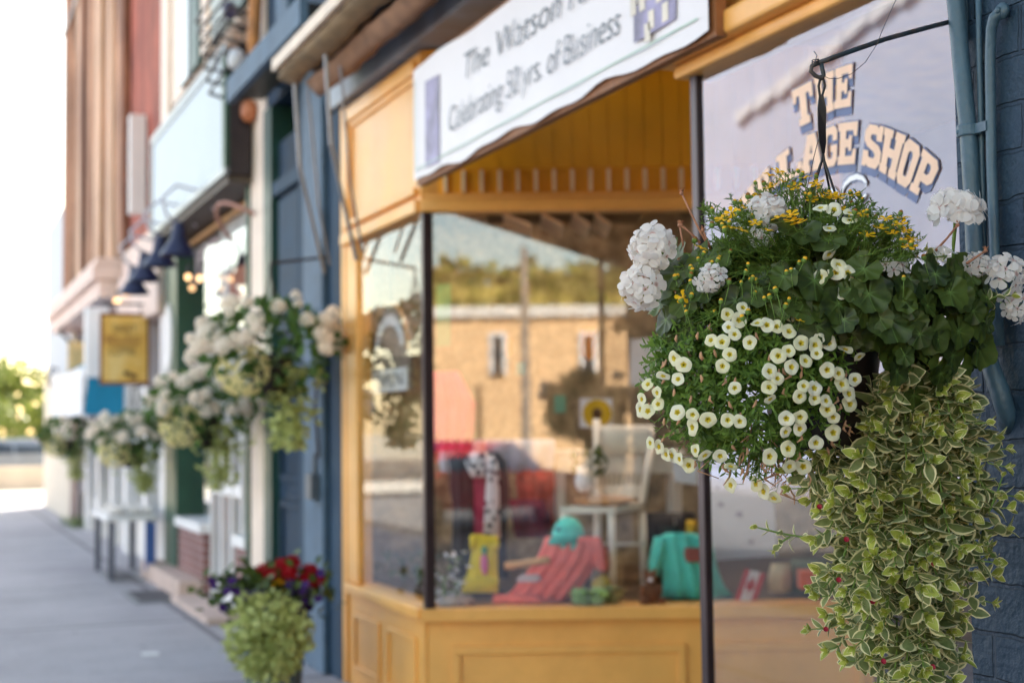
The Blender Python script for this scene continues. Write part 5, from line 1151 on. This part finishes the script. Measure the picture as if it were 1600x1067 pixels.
# white board sign, teal awning
a,b=atX(132,535,1.95),atX(150,535,1.95); 
YW=18.1; q=EYE+ray(133,480)*(YW/ray(133,480).y); q2=EYE+ray(172,590)*(YW/ray(172,590).y)
mb=MB(); mb.box(q.x,q2.x,YW,YW+.12,q2.z,q.z); tag(mb.build('white_hanging_sign',M('sign_white','EEF0F4',.4,.03),bevel=.03),'blank white hanging sign behind the yellow coffee sign','sign')
t=empty('teal_awning',(2,21,2.2),'teal shop awning with a white front valance','awning')
YA=18.4; e1=EYE+ray(131,592)*(YA/ray(131,592).y); e2=EYE+ray(131,648)*(YA/ray(131,648).y)
xa=e1.x; mb=MB(); mb.prism([Ve((xa,YA,e2.z+.0)),Ve((FX-.03,YA,e2.z)),Ve((FX-.03,YA,e1.z+.45)),Ve((xa+.06,YA,e1.z+.18))],(0,.03,0)); mb.build('side_panel',M('teal_canvas','0E84AC',.7,.08,5),t)
mb=MB(); mb.box(xa-.03,xa-.001,YA,YA+4.2,e2.z,e1.z+.15); mb.build('valance',M('valance_white','E8E8EA',.7,.05),t)
mb=MB(); mb.prism([Ve((xa,YA+.031,e1.z+.15)),Ve((FX-.03,YA+.031,e1.z+.44)),Ve((FX-.03,YA+.031,e1.z+.41)),Ve((xa,YA+.031,e1.z+.12))],(0,4.5,0)); mb.build('top_canvas',M('teal_top','0E84AC',.7,.08,5),t)
mb=MB(); mb.tube([(xa,YA+.06,e2.z+.02),(FX-.03,YA+.06,e2.z+.02)],.015,6); mb.build('frame_rod',dark,t)
mb=MB(); q=EYE+ray(112,560)*(21.6/ray(112,560).y); mb.box(q.x-.05,q.x+.25,21.6,21.65,q.z-.25,q.z+.25); tag(mb.build('amber_sign',M('amber_board','E0BC80',.5,.3,6)),'small amber sign above the teal awning','sign')
for i,(px,py,Yk,lab) in enumerate(((105,520,24,'dark ornate iron scroll on the brick building above the amber sign'),(82,595,28,'small dark iron bracket on the gray building'))):
    q=EYE+ray(px,py)*(Yk/ray(px,py).y); mb=MB(); mb.tube([Ve((FX-.03,Yk,q.z+.2)),Ve((q.x,Yk,q.z+.25)),Ve((q.x-.1,Yk,q.z)),Ve((q.x+.05,Yk,q.z-.15)),Ve((FX-.05,Yk,q.z-.25))],.03,8); tag(mb.build('iron_scroll',dark,smooth=True),lab,'bracket')
# table outside, grates, scrap
t=empty('sidewalk_table',(2.1,15.6,0),'small white topped table with dark legs on the sidewalk','table')
mb=MB(); mb.box(1.72,2.22,14.9,16.3,.60,.65); mb.build('tabletop',white,t,bevel=.01)
for x,y in ((1.78,14.98),(2.15,14.98),(1.78,16.2),(2.15,16.2)): MB().box(x-.03,x+.03,y-.03,y+.03,0.001,.599).build('leg',M('leg_gray_%d%d'%(x*100,y*10),'5A5E6C',.5,.1),t)
mb=MB(); mb.box(2.1,2.2,14.85,14.89,.1,.58); mb.build('blue_side',M('blue_panel','3A5C9C',.5,.1),t)
mb=MB()
for k in range(9): mb.box(1.78+k*.05,1.80+k*.05,15.1,16.1,.655,.68+.02*(k%3))
tag(mb.build('tray_of_goods',offwhite),'shallow tray of small pale goods on the sidewalk table','tray')
gm=M('grate_iron','55525A',.6,.2,9)
for i,(c4,lab) in enumerate((((202,928,276,936),'iron drain grate in the sidewalk before the concrete step'),((168,899,212,903),'farther iron drain grate by the table legs'))):
    a=atZ(c4[0],c4[1],0); b=atZ(c4[2],c4[3],0); y0,y1=(a.y+b.y)/2-.45,(a.y+b.y)/2+.45; x0,x1=a.x,b.x
    t=empty('drain_grate',((x0+x1)/2,(y0+y1)/2,0),lab,'grate','drain grates in the sidewalk')
    MB().box(x0,x1,y0,y1,.002,.006).build('pit',black,t)
    mb=MB(); n=9
    for k in range(n+1): x=x0+(x1-x0-.022)*k/n; mb.box(x,x+.022,y0,y1,.0065,.012)
    mb.build('grate_bars',gm,t); mb=MB(); mb.box(x0-.05,x0-.001,y0,y1,.002,.012); mb.box(x1+.001,x1+.05,y0,y1,.002,.012); mb.box(x0-.05,x1+.05,y0-.05,y0-.001,.002,.012); mb.box(x0-.05,x1+.05,y1+.001,y1+.05,.002,.012); mb.build('grate_frame',graymetal,t)
a=atZ(234,1022,0); mb=MB(); mb.prism([a+Ve((-.055,-.05,.002)),a+Ve((.055,-.08,.002)),a+Ve((.06,.05,.002)),a+Ve((-.05,.06,.002))],(0,0,.006)); tag(mb.build('paper_scrap',white),'scrap of white paper lying on the sidewalk','paper')
a=atZ(118,828,0)
mb=MB()
for k in range(60): q=Ve((2.25+rnd.gauss(0,.06),24.0+rnd.gauss(0,.5),0)); leaf(mb,q,Ve((rnd.gauss(0,.5),rnd.gauss(0,.5),1)),Ve((1,0,0)),.2,.05,0,rnd.random())
tag(mb.build('weed_tuft',[L_bid],attr=True),'tuft of green weeds at the foot of the brick building','weed')

# ------------------------------------------------------------------ far baskets and the planter
P_farw=petalmat('cream_white_petals','FFFAF0','FFF2E4','F0D8B8',.97,.55)
FH=[]
for i in range(4):
    h_=gerhead_mesh(20+i,9+2*i,.8,1.0).copy(); h_.materials[0]=P_farw; FH.append(h_)
FF_G=leafmat('basket_leaf','36542A','587838',transl=.3); FF_L=leafmat('basket_lime_leaf','94A058','B8BE7C',transl=.3)
creamf=petalmat('pale_bloom','EFE8B8','E8DC9C','D8C860',.9,.3)
def far_basket(px,py,D,label,sd,lime_side=1,whites=18,yellowc=1,scale=1.12):
    rr=random.Random(sd); c=at(px,py,D); root=empty('hanging_basket',c+Ve((0,0,.5)),label,'hanging basket','hanging flower baskets along the shops')
    s=.37*scale
    mb=MB(); mb.lathe(c+Ve((0,0,-.13)),[(.085,-.1),(.1,-.08),(.14,.12),(.145,.15),(.12,.13)],18); mb.build('pot',potm,root,smooth=True)
    mb=MB(); top=c+Ve((0,0,.52))
    for k in range(4): a=R(45+90*k); mb.tube([top,c+Ve((.14*math.cos(a),.14*math.sin(a),.02))],.003,5)
    mb.tube([top,top+Ve((0,0,.05)),Ve((FX-.1,c.y,top.z+.1))],.009,6); mb.build('hanger',dark,root)
    mb=MB()
    for i in range(420):
        d=Ve((rr.gauss(0,1),rr.gauss(0,1),rr.gauss(.2,.7))).normalized(); p=c+Ve((d.x*s*.85,d.y*s*.85,.08+d.z*s*.55))*1.0*1 if False else c+Ve((d.x*s,d.y*s,d.z*s*.62+.06))*rr.uniform(.7,1)+Ve((0,0,0)) if False else c+Ve((d.x*s*rr.uniform(.6,1),d.y*s*rr.uniform(.6,1),d.z*s*.62+.06))
        leaf(mb,p,Ve((d.x,d.y,d.z+.2))+Ve((rr.gauss(0,.5),rr.gauss(0,.5),rr.gauss(0,.5))),Ve((rr.gauss(0,1),rr.gauss(0,1),1)),rr.uniform(.05,.09),rr.uniform(.045,.08),0,rr.random())
    mb.build('foliage',[FF_G],root,attr=True,smooth=True)
    mb=MB(); off=RTH*(.12*lime_side)
    for i in range(380):
        z=rr.uniform(0,1); w=.16*(1-z*.55); p=c+off+Ve((rr.gauss(0,w*.6),rr.gauss(0,w*.6),-.06-z*.42*scale)); leaf(mb,p,Ve((rr.gauss(0,1),rr.gauss(0,1),rr.gauss(-.2,.7))),Ve((rr.gauss(0,1),rr.gauss(0,1),1)),.06,.032,0,rr.random())
    mb.build('trailing_vine',[FF_L],root,attr=True)
    mb=MB(); off=-RTH*(.13*lime_side)+CAMD*.16
    for i in range(230):
        d=Ve((rr.gauss(0,1),rr.gauss(0,1),rr.gauss(0,1))).normalized(); p=c+off+Ve((d.x*.15,d.y*.13,d.z*.15-.07)); n=(d+CAMD).normalized(); u=n.orthogonal().normalized(); v=n.cross(u)
        for k in range(5): a=k*1.257; petal(mb,p,u*math.cos(a)+v*math.sin(a),n,.017,.015,0,rr.random())
    mb.build('pale_blooms',[creamf],root,attr=True)
    k=0
    while k<whites:
        a=rr.uniform(0,2*PI); el=rr.uniform(-.15,1.0); d=Ve((math.cos(a)*math.cos(el),math.sin(a)*math.cos(el),math.sin(el)))
        if d.dot(CAMD)<-.35: continue
        p=c+Ve((d.x*s,d.y*s,d.z*s*.72+.07))*1+d*rr.uniform(-.06,.07); inst(FH[rr.randrange(4)],'geranium_head',root,frame(p,d+Z3*.5,rr.uniform(.036,.07),rr.uniform(0,6))); k+=1
    mb=MB()
    for i in range(yellowc*18):
        p=c-RTH*.27+Ve((rr.gauss(0,.035),rr.gauss(0,.035),.03+rr.gauss(0,.045)))+CAMD*.08
        for k in range(5): a=k*1.257; petal(mb,p,Ve((math.cos(a),math.sin(a),.3)),Z3,.022,.016,0,.5)
    if yellowc: mb.build('yellow_blooms',[P_yellow],root,attr=True)
    return root
far_basket(422,560,8.5,'blurred white geranium basket hanging by the pale blue pilaster, second in line',31,1,44)
far_basket(318,650,10.6,'third hanging basket in line, white blooms before the green trimmed shop',32,1,40)
far_basket(206,694,14.4,'fourth hanging basket in line, below the yellow coffee sign',33,1,34,0,1.0)
far_basket(106,688,20,'farthest hanging basket, mostly green, below the teal awning',34,1,5,1)
# planter
gp=at(420,960,7.9); gp.z=0
t=empty('flower_planter',gp,'blue planter of red geraniums, purple petunias and lime trailing leaves on the sidewalk','planter')
mb=MB(); mb.lathe(gp+Ve((.05,.1,.002)),[(.13,0),(.15,.03),(.20,.5),(.22,.52),(.22,.56),(.19,.56),(.18,.53)],24); mb.build('planter_pot',lightblue,t,smooth=True)
mb=MB()
for i in range(1150):
    a=rnd.uniform(0,2*PI); q=rnd.random()**.4; e=rnd.uniform(-1,1); k_=math.sqrt(1-e*e)*q; p=at(418+72*k_*math.cos(a)*(1 if e<.2 else .85),998+74*e*q,7.55+.2*k_*math.sin(a)); leaf(mb,p,Ve((rnd.gauss(0,1),rnd.gauss(0,1),rnd.gauss(0,.8))),Ve((rnd.gauss(0,1),rnd.gauss(0,1),1)),.055,.034,0,rnd.random())
mb.build('lime_foliage',[FF_L],t,attr=True)
mb=MB()
for i in range(520):
    p=at(rnd.gauss(418,42),rnd.gauss(925,20),7.85+rnd.gauss(0,.12)); leaf(mb,p,Ve((rnd.gauss(0,1),rnd.gauss(0,1),rnd.gauss(.3,.8))),Ve((rnd.gauss(0,1),rnd.gauss(0,1),1)),.06,.05,0,rnd.random())
mb.build('dark_foliage',[L_ger],t,attr=True)
purple=petalmat('purple_petals','4A2474','3A1C5C','200C38',.8,.3); redp=petalmat('red_petals','B80C18','980A1C','7A060E',.9,.25)
o=MB(); 
for j in range(5): a=j*1.257; petal(o,Ve((0,0,0)),Ve((math.cos(a),math.sin(a),.25)),Z3,1,.95,0,.5,.1)
pm=o.build('petunia_flower',[purple],None,smooth=True,attr=True).data; bpy.data.objects.remove(bpy.data.objects['petunia_flower'] if pm.name==bpy.data.objects['petunia_flower'].data.name else [x for x in bpy.data.objects if x.data==pm][0])
for i in range(26):
    x=rnd.choice((rnd.gauss(365,18),rnd.gauss(470,16),rnd.gauss(420,40))); inst(pm,'petunia_flower',t,frame(at(x,rnd.gauss(930,14),7.65+rnd.gauss(0,.06)),CAMD+Z3*rnd.uniform(.2,1)+RTH*rnd.uniform(-.5,.5),.026,rnd.uniform(0,6)))
o=gerhead_mesh(50,16).copy(); o.materials[0]=redp
for x,y,d in ((440,884,7.8),(456,880,7.85),(425,895,7.75),(484,892,7.8),(480,905,7.75),(452,895,7.7),(412,893,7.85),(495,908,7.8)): inst(o,'geranium_head',t,frame(at(x,y,d),Z3+CAMD*.5+RTH*rnd.uniform(-.4,.4),.052,rnd.uniform(0,6)))
mb=MB()
for i in range(14):
    p=at(rnd.gauss(437,8),rnd.gauss(912,5),7.65)
    for k in range(5): a=k*1.257; petal(mb,p,Ve((math.cos(a),math.sin(a),.3)),Z3,.014,.012,0,.5)
mb.build('orange_blooms',[P_yellow],t,attr=True)

# ------------------------------------------------------------------ far end of the street
tag(MB().box(-9,4.3,40.2,40.5,-.0,.62).build('low_wall',M('sunlit_wall','CDBBA6',.8,.15,1.5)),'low pale wall across the end of the street','wall')
def car(loc,rz,col,label,s=1.0,name='parked_car'):
    t=empty(name,loc,label,'car','cars at the end of the street' if loc[1]>0 else None); t.rotation_euler=(0,0,rz)
    body=M('car_paint_'+col,col,.25,.05,2,spec=.8); 
    def P(prof,y0,y1,inset=0):
        return [(x,y0,z) for x,z in prof],[(x,y1,z) for x,z in prof]
    mb=MB(); prof=[(-2.1,.35),(-2.15,.62),(-2.05,.82),(-1.2,.92),(1.45,.95),(2.05,.85),(2.1,.4)]
    mb.prism([Ve((x,-.85,z)) for x,z in prof],(0,1.7,0)); o=mb.build('body',body,None,bevel=.06); o.parent=t
    cab=[(-1.25,.90),(-.65,1.40),(.75,1.43),(1.5,.92)]
    vs=[];fs=[]
    for sgn,y in ((0,.80),(1,-.80)):
        for x,z in cab: vs.append((x,(y if z<1 else y*.8),z))
    fs=[(3,2,1,0),(4,5,6,7),(0,1,5,4),(1,2,6,5),(2,3,7,6),(3,0,4,7)]
    o=MB().add(vs,fs).build('cabin',body,None,bevel=.04); o.parent=t
    mb=MB()
    for sg in (1,-1):
        q=[(-1.08,.95),(-.6,1.33),(.02,1.35),(.02,.95)]; q2=[(.1,.95),(.1,1.35),(.68,1.35),(1.28,.96)]
        for L_ in (q,q2): mb.prism([Ve((x,sg*(.80-.36*(z-.9)+.012),z)) for x,z in L_],(0,sg*.006,0))
    for (xa_,za_,xb_,zb_2,o_) in ((-1.19,.95,-.70,1.36,-.03),(1.44,.97,.82,1.38,.03)):
        mb.add([(xa_+o_,-.7,za_),(xa_+o_,.7,za_),(xb_+o_,.58,zb_2),(xb_+o_,-.58,zb_2)],[(0,1,2,3)])
    o=mb.build('window',gl_dark,None); o.parent=t
    for wx in (-1.3,1.35):
        for sg in (1,-1):
            mb=MB(); mb.tube([(wx,sg*.70,.32),(wx,sg*.87,.32)],[.32,.32],20); o=mb.build('wheel',black,None); o.parent=t
            mb=MB(); mb.tube([(wx,sg*.871,.32),(wx,sg*.885,.32)],[.19,.17],14); w_=mb.build('rim',graymetal,None); w_.parent=o
    for xx,mm,nm in ((-2.13,white,'headlight'),(2.07,M('lamp_red_'+col,'A01818',.3,.1),'tail_light')):
        for sg in (1,-1): o=MB().box(xx-.03,xx+.03,sg*.62-.14,sg*.62+.14,.66,.78).build(nm,mm,None); o.parent=t
    return t
car((2.6,50,-.1),R(8),'77808E','gray blue parked car at the end of the street')
car((-.3,47,-.1),R(175),'E0DCDC','white parked car at the far left end of the street')
car((3.6,55,-.1),R(12),'B86058','dusty red parked car behind the gray blue one')
def tree(loc,h,rad,c1,c2,label,sd,n=1500,group='trees at the end of the street'):
    rr=random.Random(sd); t=empty('tree',loc,label,'tree',group); loc=Ve(loc)
    mb=MB(); mb.tube([loc,loc+Ve((.1,0,h*.3)),loc+Ve((-.05,.1,h*.6))],[h*.03,h*.022,h*.012],8)
    for k in range(5): a=k*1.26; mb.tube([loc+Ve((0,0,h*(.3+.06*k))),loc+Ve((math.cos(a)*rad*.6,math.sin(a)*rad*.6,h*(.5+.07*k)))],[h*.012,h*.004],6)
    mb.build('trunk',M('bark_%d'%sd,'5A4A3C',.9,.3,6),t)
    mb=MB(); cl=[(Ve((rr.gauss(0,.45)*rad,rr.gauss(0,.45)*rad,h*rr.uniform(.3,.92))),rr.uniform(.3,.55)*rad) for _ in range(16)]
    for i in range(n):
        c,r=rr.choice(cl); d=Ve((rr.gauss(0,1),rr.gauss(0,1),rr.gauss(0,1))).normalized(); p=loc+c+d*r*rr.uniform(.6,1)
        leaf(mb,p,Ve((rr.gauss(0,1),rr.gauss(0,1),rr.gauss(0,.6))),d+Z3*.4,h*.09,h*.07,0,rr.random())
    mb.build('crown',[leafmat('tree_leaf_%d'%sd,c1,c2,transl=.35)],t,attr=True)
for i,(x,y,h,rad,c1,c2,lab) in enumerate(((1.5,62,3.0,2.2,'56642A','727E38','bright yellow green tree behind the parked cars'),(6.2,64,3.4,2.4,'5E6A2E','7C843C','lime green tree beside the gray building corner'),(-3.5,70,4.4,3.0,'5C6E30','748240','darker tree behind the white car'),(3.4,78,5.2,3.2,'66763A','88904C','tall olive tree farthest back at the street end'),(-9,75,4.8,3.4,'54682C','708038','broad dark green tree at the far left'),(11,80,5.4,3.6,'6A7A38','8A944A','tall green tree behind the gray building'))):
    tree((x,y,-.14),h,rad,c1,c2,lab,60+i)

# ------------------------------------------------------------------ across the street (seen in the glass)
def mirR(px,py,zv):   # the real place of something seen in the splayed pane
    P=at(px,py,zv); d=(P-A0).dot(NI); return P-NI*(2*d)
q=mirR(1005,665,45); p=mirR(672,665,45); p.z=q.z=-.0
ax=(q-p); back=-NI*9
t=empty('buff_brick_building',(p+q)/2,'sunlit buff brick building across the street with a pale parapet','building')
hz=1.5+(668-478)/FPX*45
MB().obox(p,ax,back,Ve((0,0,hz-.35))).build('wall',brick('buff_wall','E6BA88','E0B07C','E6C49C',axis='XZ',bump=.15,var=.1),t)
MB().obox(p-ax*.01+NI*.2,ax*1.02,back*1.05,Ve((0,0,.35))+Ve((0,0,0))).build('parapet',offwhite,t).location.z=hz-.35
for (px0,px1,y0,y1) in ((765,792,520,585),(906,934,520,585),(1000,1004,520,600)):
    a=mirR(px0,y1,45); b=mirR(px1,y1,45); zt_=1.5+(668-y0)/FPX*45; zb_3=1.5+(668-y1)/FPX*45
    a.z=b.z=zb_3; a+=NI*.03; b+=NI*.03
    f=MB().obox(a,(b-a),NI*.06,Ve((0,0,zt_-zb_3))).build('window_frame',white,t); MB().obox(a+(b-a)*.22+NI*.061,(b-a)*.56,NI*.02,Ve((0,0,(zt_-zb_3)*.92))).build('window_glass',gl_dark,f)
# utility pole
p=mirR(822,668,40); p.z=0; t=empty('utility_pole',p,'weathered wooden utility pole before the buff brick building','utility pole')
mb=MB(); mb.tube([p,p+Ve((0,0,6.6))],[.15,.1],12); mb.build('pole',M('pole_wood','9A8C80',.8,.25,5,stretch=(1,1,.2)),t)
p=mirR(716,668,23); p.z=-.12
car(p,R(115),'B02028','red car parked across the street from the shop',name='parked_car')
p=mirR(1010,668,30); p.z=-.12
# hill with woods behind the camera
def hill():
    rr=random.Random(5); c=mirR(860,668,260); vs=[];fs=[]; nx,ny=46,10
    for j in range(ny+1):
        for i in range(nx+1):
            u=i/nx*2-1; v=j/ny; w=T*(u*170)-NI*(v*150)
            z=(37+6*noise.noise(Ve((u*3,v*2,1))))*math.sin(min(1,v*1.6)*PI/2)*(1-.25*u*u)-.3
            vs.append(Ve((c.x,c.y,0))+w+Ve((0,0,z)))
    for j in range(ny):
        for i in range(nx): a=j*(nx+1)+i; fs.append((a,a+1,a+nx+2,a+nx+1))
    tag(MB().add(vs,fs).build('hill',M('hill_grass','9A8A34',.9,.4,.06),smooth=True),kind='structure')
    mb=MB()
    for k in range(900):
        u=rr.uniform(-.9,.9); v=rr.uniform(.02,.75); 
        z=(37+6*noise.noise(Ve((u*3,v*2,1))))*math.sin(min(1,v*1.6)*PI/2)*(1-.25*u*u); q=Ve((c.x,c.y,0))+T*(u*170)-NI*(v*150)+Ve((0,0,z)); r=rr.uniform(1.2,2.6) if v<.6 else rr.uniform(2.5,5)
        for m_ in range(16):
            d=Ve((rr.gauss(0,1),rr.gauss(0,1),rr.gauss(.4,1))).normalized(); leaf(mb,q+d*r*.7+Z3*r*.5,Ve((rr.gauss(0,1),rr.gauss(0,1),rr.gauss(0,1))),d+Z3,r*.9,r*.7,0,rr.random())
    tag(mb.build('hillside_woods',[leafmat('woods_leaf','6C7428','948A38',transl=.2)],attr=True),'olive green wooded hillside across the street','woods',kind='stuff')
hill()
# added lavender wall across the street; gives the right-hand pane its sky-coloured reflection
def mX(px,py,X): P=atX(px,py,2*FX-X); return Ve((2*FX-P.x,P.y,P.z))
g0=mX(1150,190,-16); g1=mX(1440,-30,-16)
t=empty('lavender_reflector',(-17,(g0.y+g1.y)/2,0),'added lavender wall with a pale strip, reflected as sky in the right-hand pane','house')
d=(g1-g0); pk_=g1+d*.15; far_=Ve((-16,pk_.y+(pk_.y-g0.y),g0.z))
lav=M('lavender_sky_tint','B2BFE0',.7,.06,.6)  # colour chosen so the pane reflects it like pale sky
yl=mX(1080,400,-16).y; yr=mX(1520,400,-16).y; ztop=mX(1450,-60,-16).z+2; ya_,yb_=min(yl,yr,far_.y)-1.5,max(yl,yr)+2.5
MB().box(-24,-16.1,ya_,yb_,0,ztop).build('wall',lav,t); MB().box(-24.2,-15.9,ya_-.2,yb_+.2,ztop+.001,ztop+.3).build('roof',offwhite,t)
mb=MB(); n=9
for k in range(n):
    a=g0.lerp(pk_,k/n); b=g0.lerp(pk_,(k+.93)/n); hgt=.22+.3*((k*37)%5)/5
    mb.prism([a+Ve((.05,0,-hgt*.5)),b+Ve((.05,0,-hgt*.5+.1)),b+Ve((.05,0,.2)),a+Ve((.05,0,.2))],(-.12,0,0))
mb.build('streak_trim',M('pale_streak_trim','D0D6E6',.6,.05),t)  # strip placed to draw the white streak in the pane's reflection

# ------------------------------------------------------------------ sky, sun, camera
SUN_EL=R(36); SUN_AZ=math.atan2(.62,.78)      # azimuth from +Y towards +X
w=bpy.data.worlds.new('World'); sc.world=w; w.use_nodes=True; nt=w.node_tree; nt.nodes.clear()
out=nt.nodes.new('ShaderNodeOutputWorld'); bg=nt.nodes.new('ShaderNodeBackground'); sk=nt.nodes.new('ShaderNodeTexSky'); sk.sky_type='NISHITA'; sk.sun_disc=False
sk.sun_elevation=SUN_EL; sk.sun_rotation=SUN_AZ; sk.air_density=1.0; sk.dust_density=1.2; sk.ozone_density=1.0
mx=mixc(nt,1.0,sk.outputs[0],(1.0,.84,.63),'MULTIPLY'); nt.links.new(mx,bg.inputs[0]); bg.inputs[1].default_value=.13; nt.links.new(bg.outputs[0],out.inputs[0])
sl=bpy.data.lights.new('sun','SUN'); sl.energy=4.0; sl.angle=R(.5); sl.color=(1,.9,.76); so=bpy.data.objects.new('sun',sl); COL.objects.link(so)
sd=Ve((math.sin(SUN_AZ)*math.cos(SUN_EL),math.cos(SUN_AZ)*math.cos(SUN_EL),math.sin(SUN_EL))); so.rotation_euler=sd.to_track_quat('Z','Y').to_euler(); so.location=(0,0,30)
cam=bpy.data.cameras.new('camera'); co=bpy.data.objects.new('camera',cam); COL.objects.link(co)
cam.sensor_width=36; cam.lens=FPX/1600*36; cam.clip_start=.05; cam.clip_end=3000
co.matrix_world=Matrix(((RT.x,UP.x,-FW.x,EYE.x),(RT.y,UP.y,-FW.y,EYE.y),(RT.z,UP.z,-FW.z,EYE.z),(0,0,0,1)))
cam.dof.use_dof=True; cam.dof.focus_distance=2.72; cam.dof.aperture_fstop=2.7; cam.dof.aperture_blades=0
sc.camera=co
vs_=sc.view_settings; vs_.view_transform='Standard'; vs_.look='None'; vs_.gamma=1; vs_.exposure=2.5; vs_.use_curve_mapping=False
sc.cycles.use_denoising=True; sc.cycles.max_bounces=8; sc.cycles.transparent_max_bounces=12; sc.cycles.diffuse_bounces=4; sc.cycles.glossy_bounces=4; sc.cycles.caustics_reflective=False; sc.cycles.caustics_refractive=False; sc.cycles.sample_clamp_indirect=6
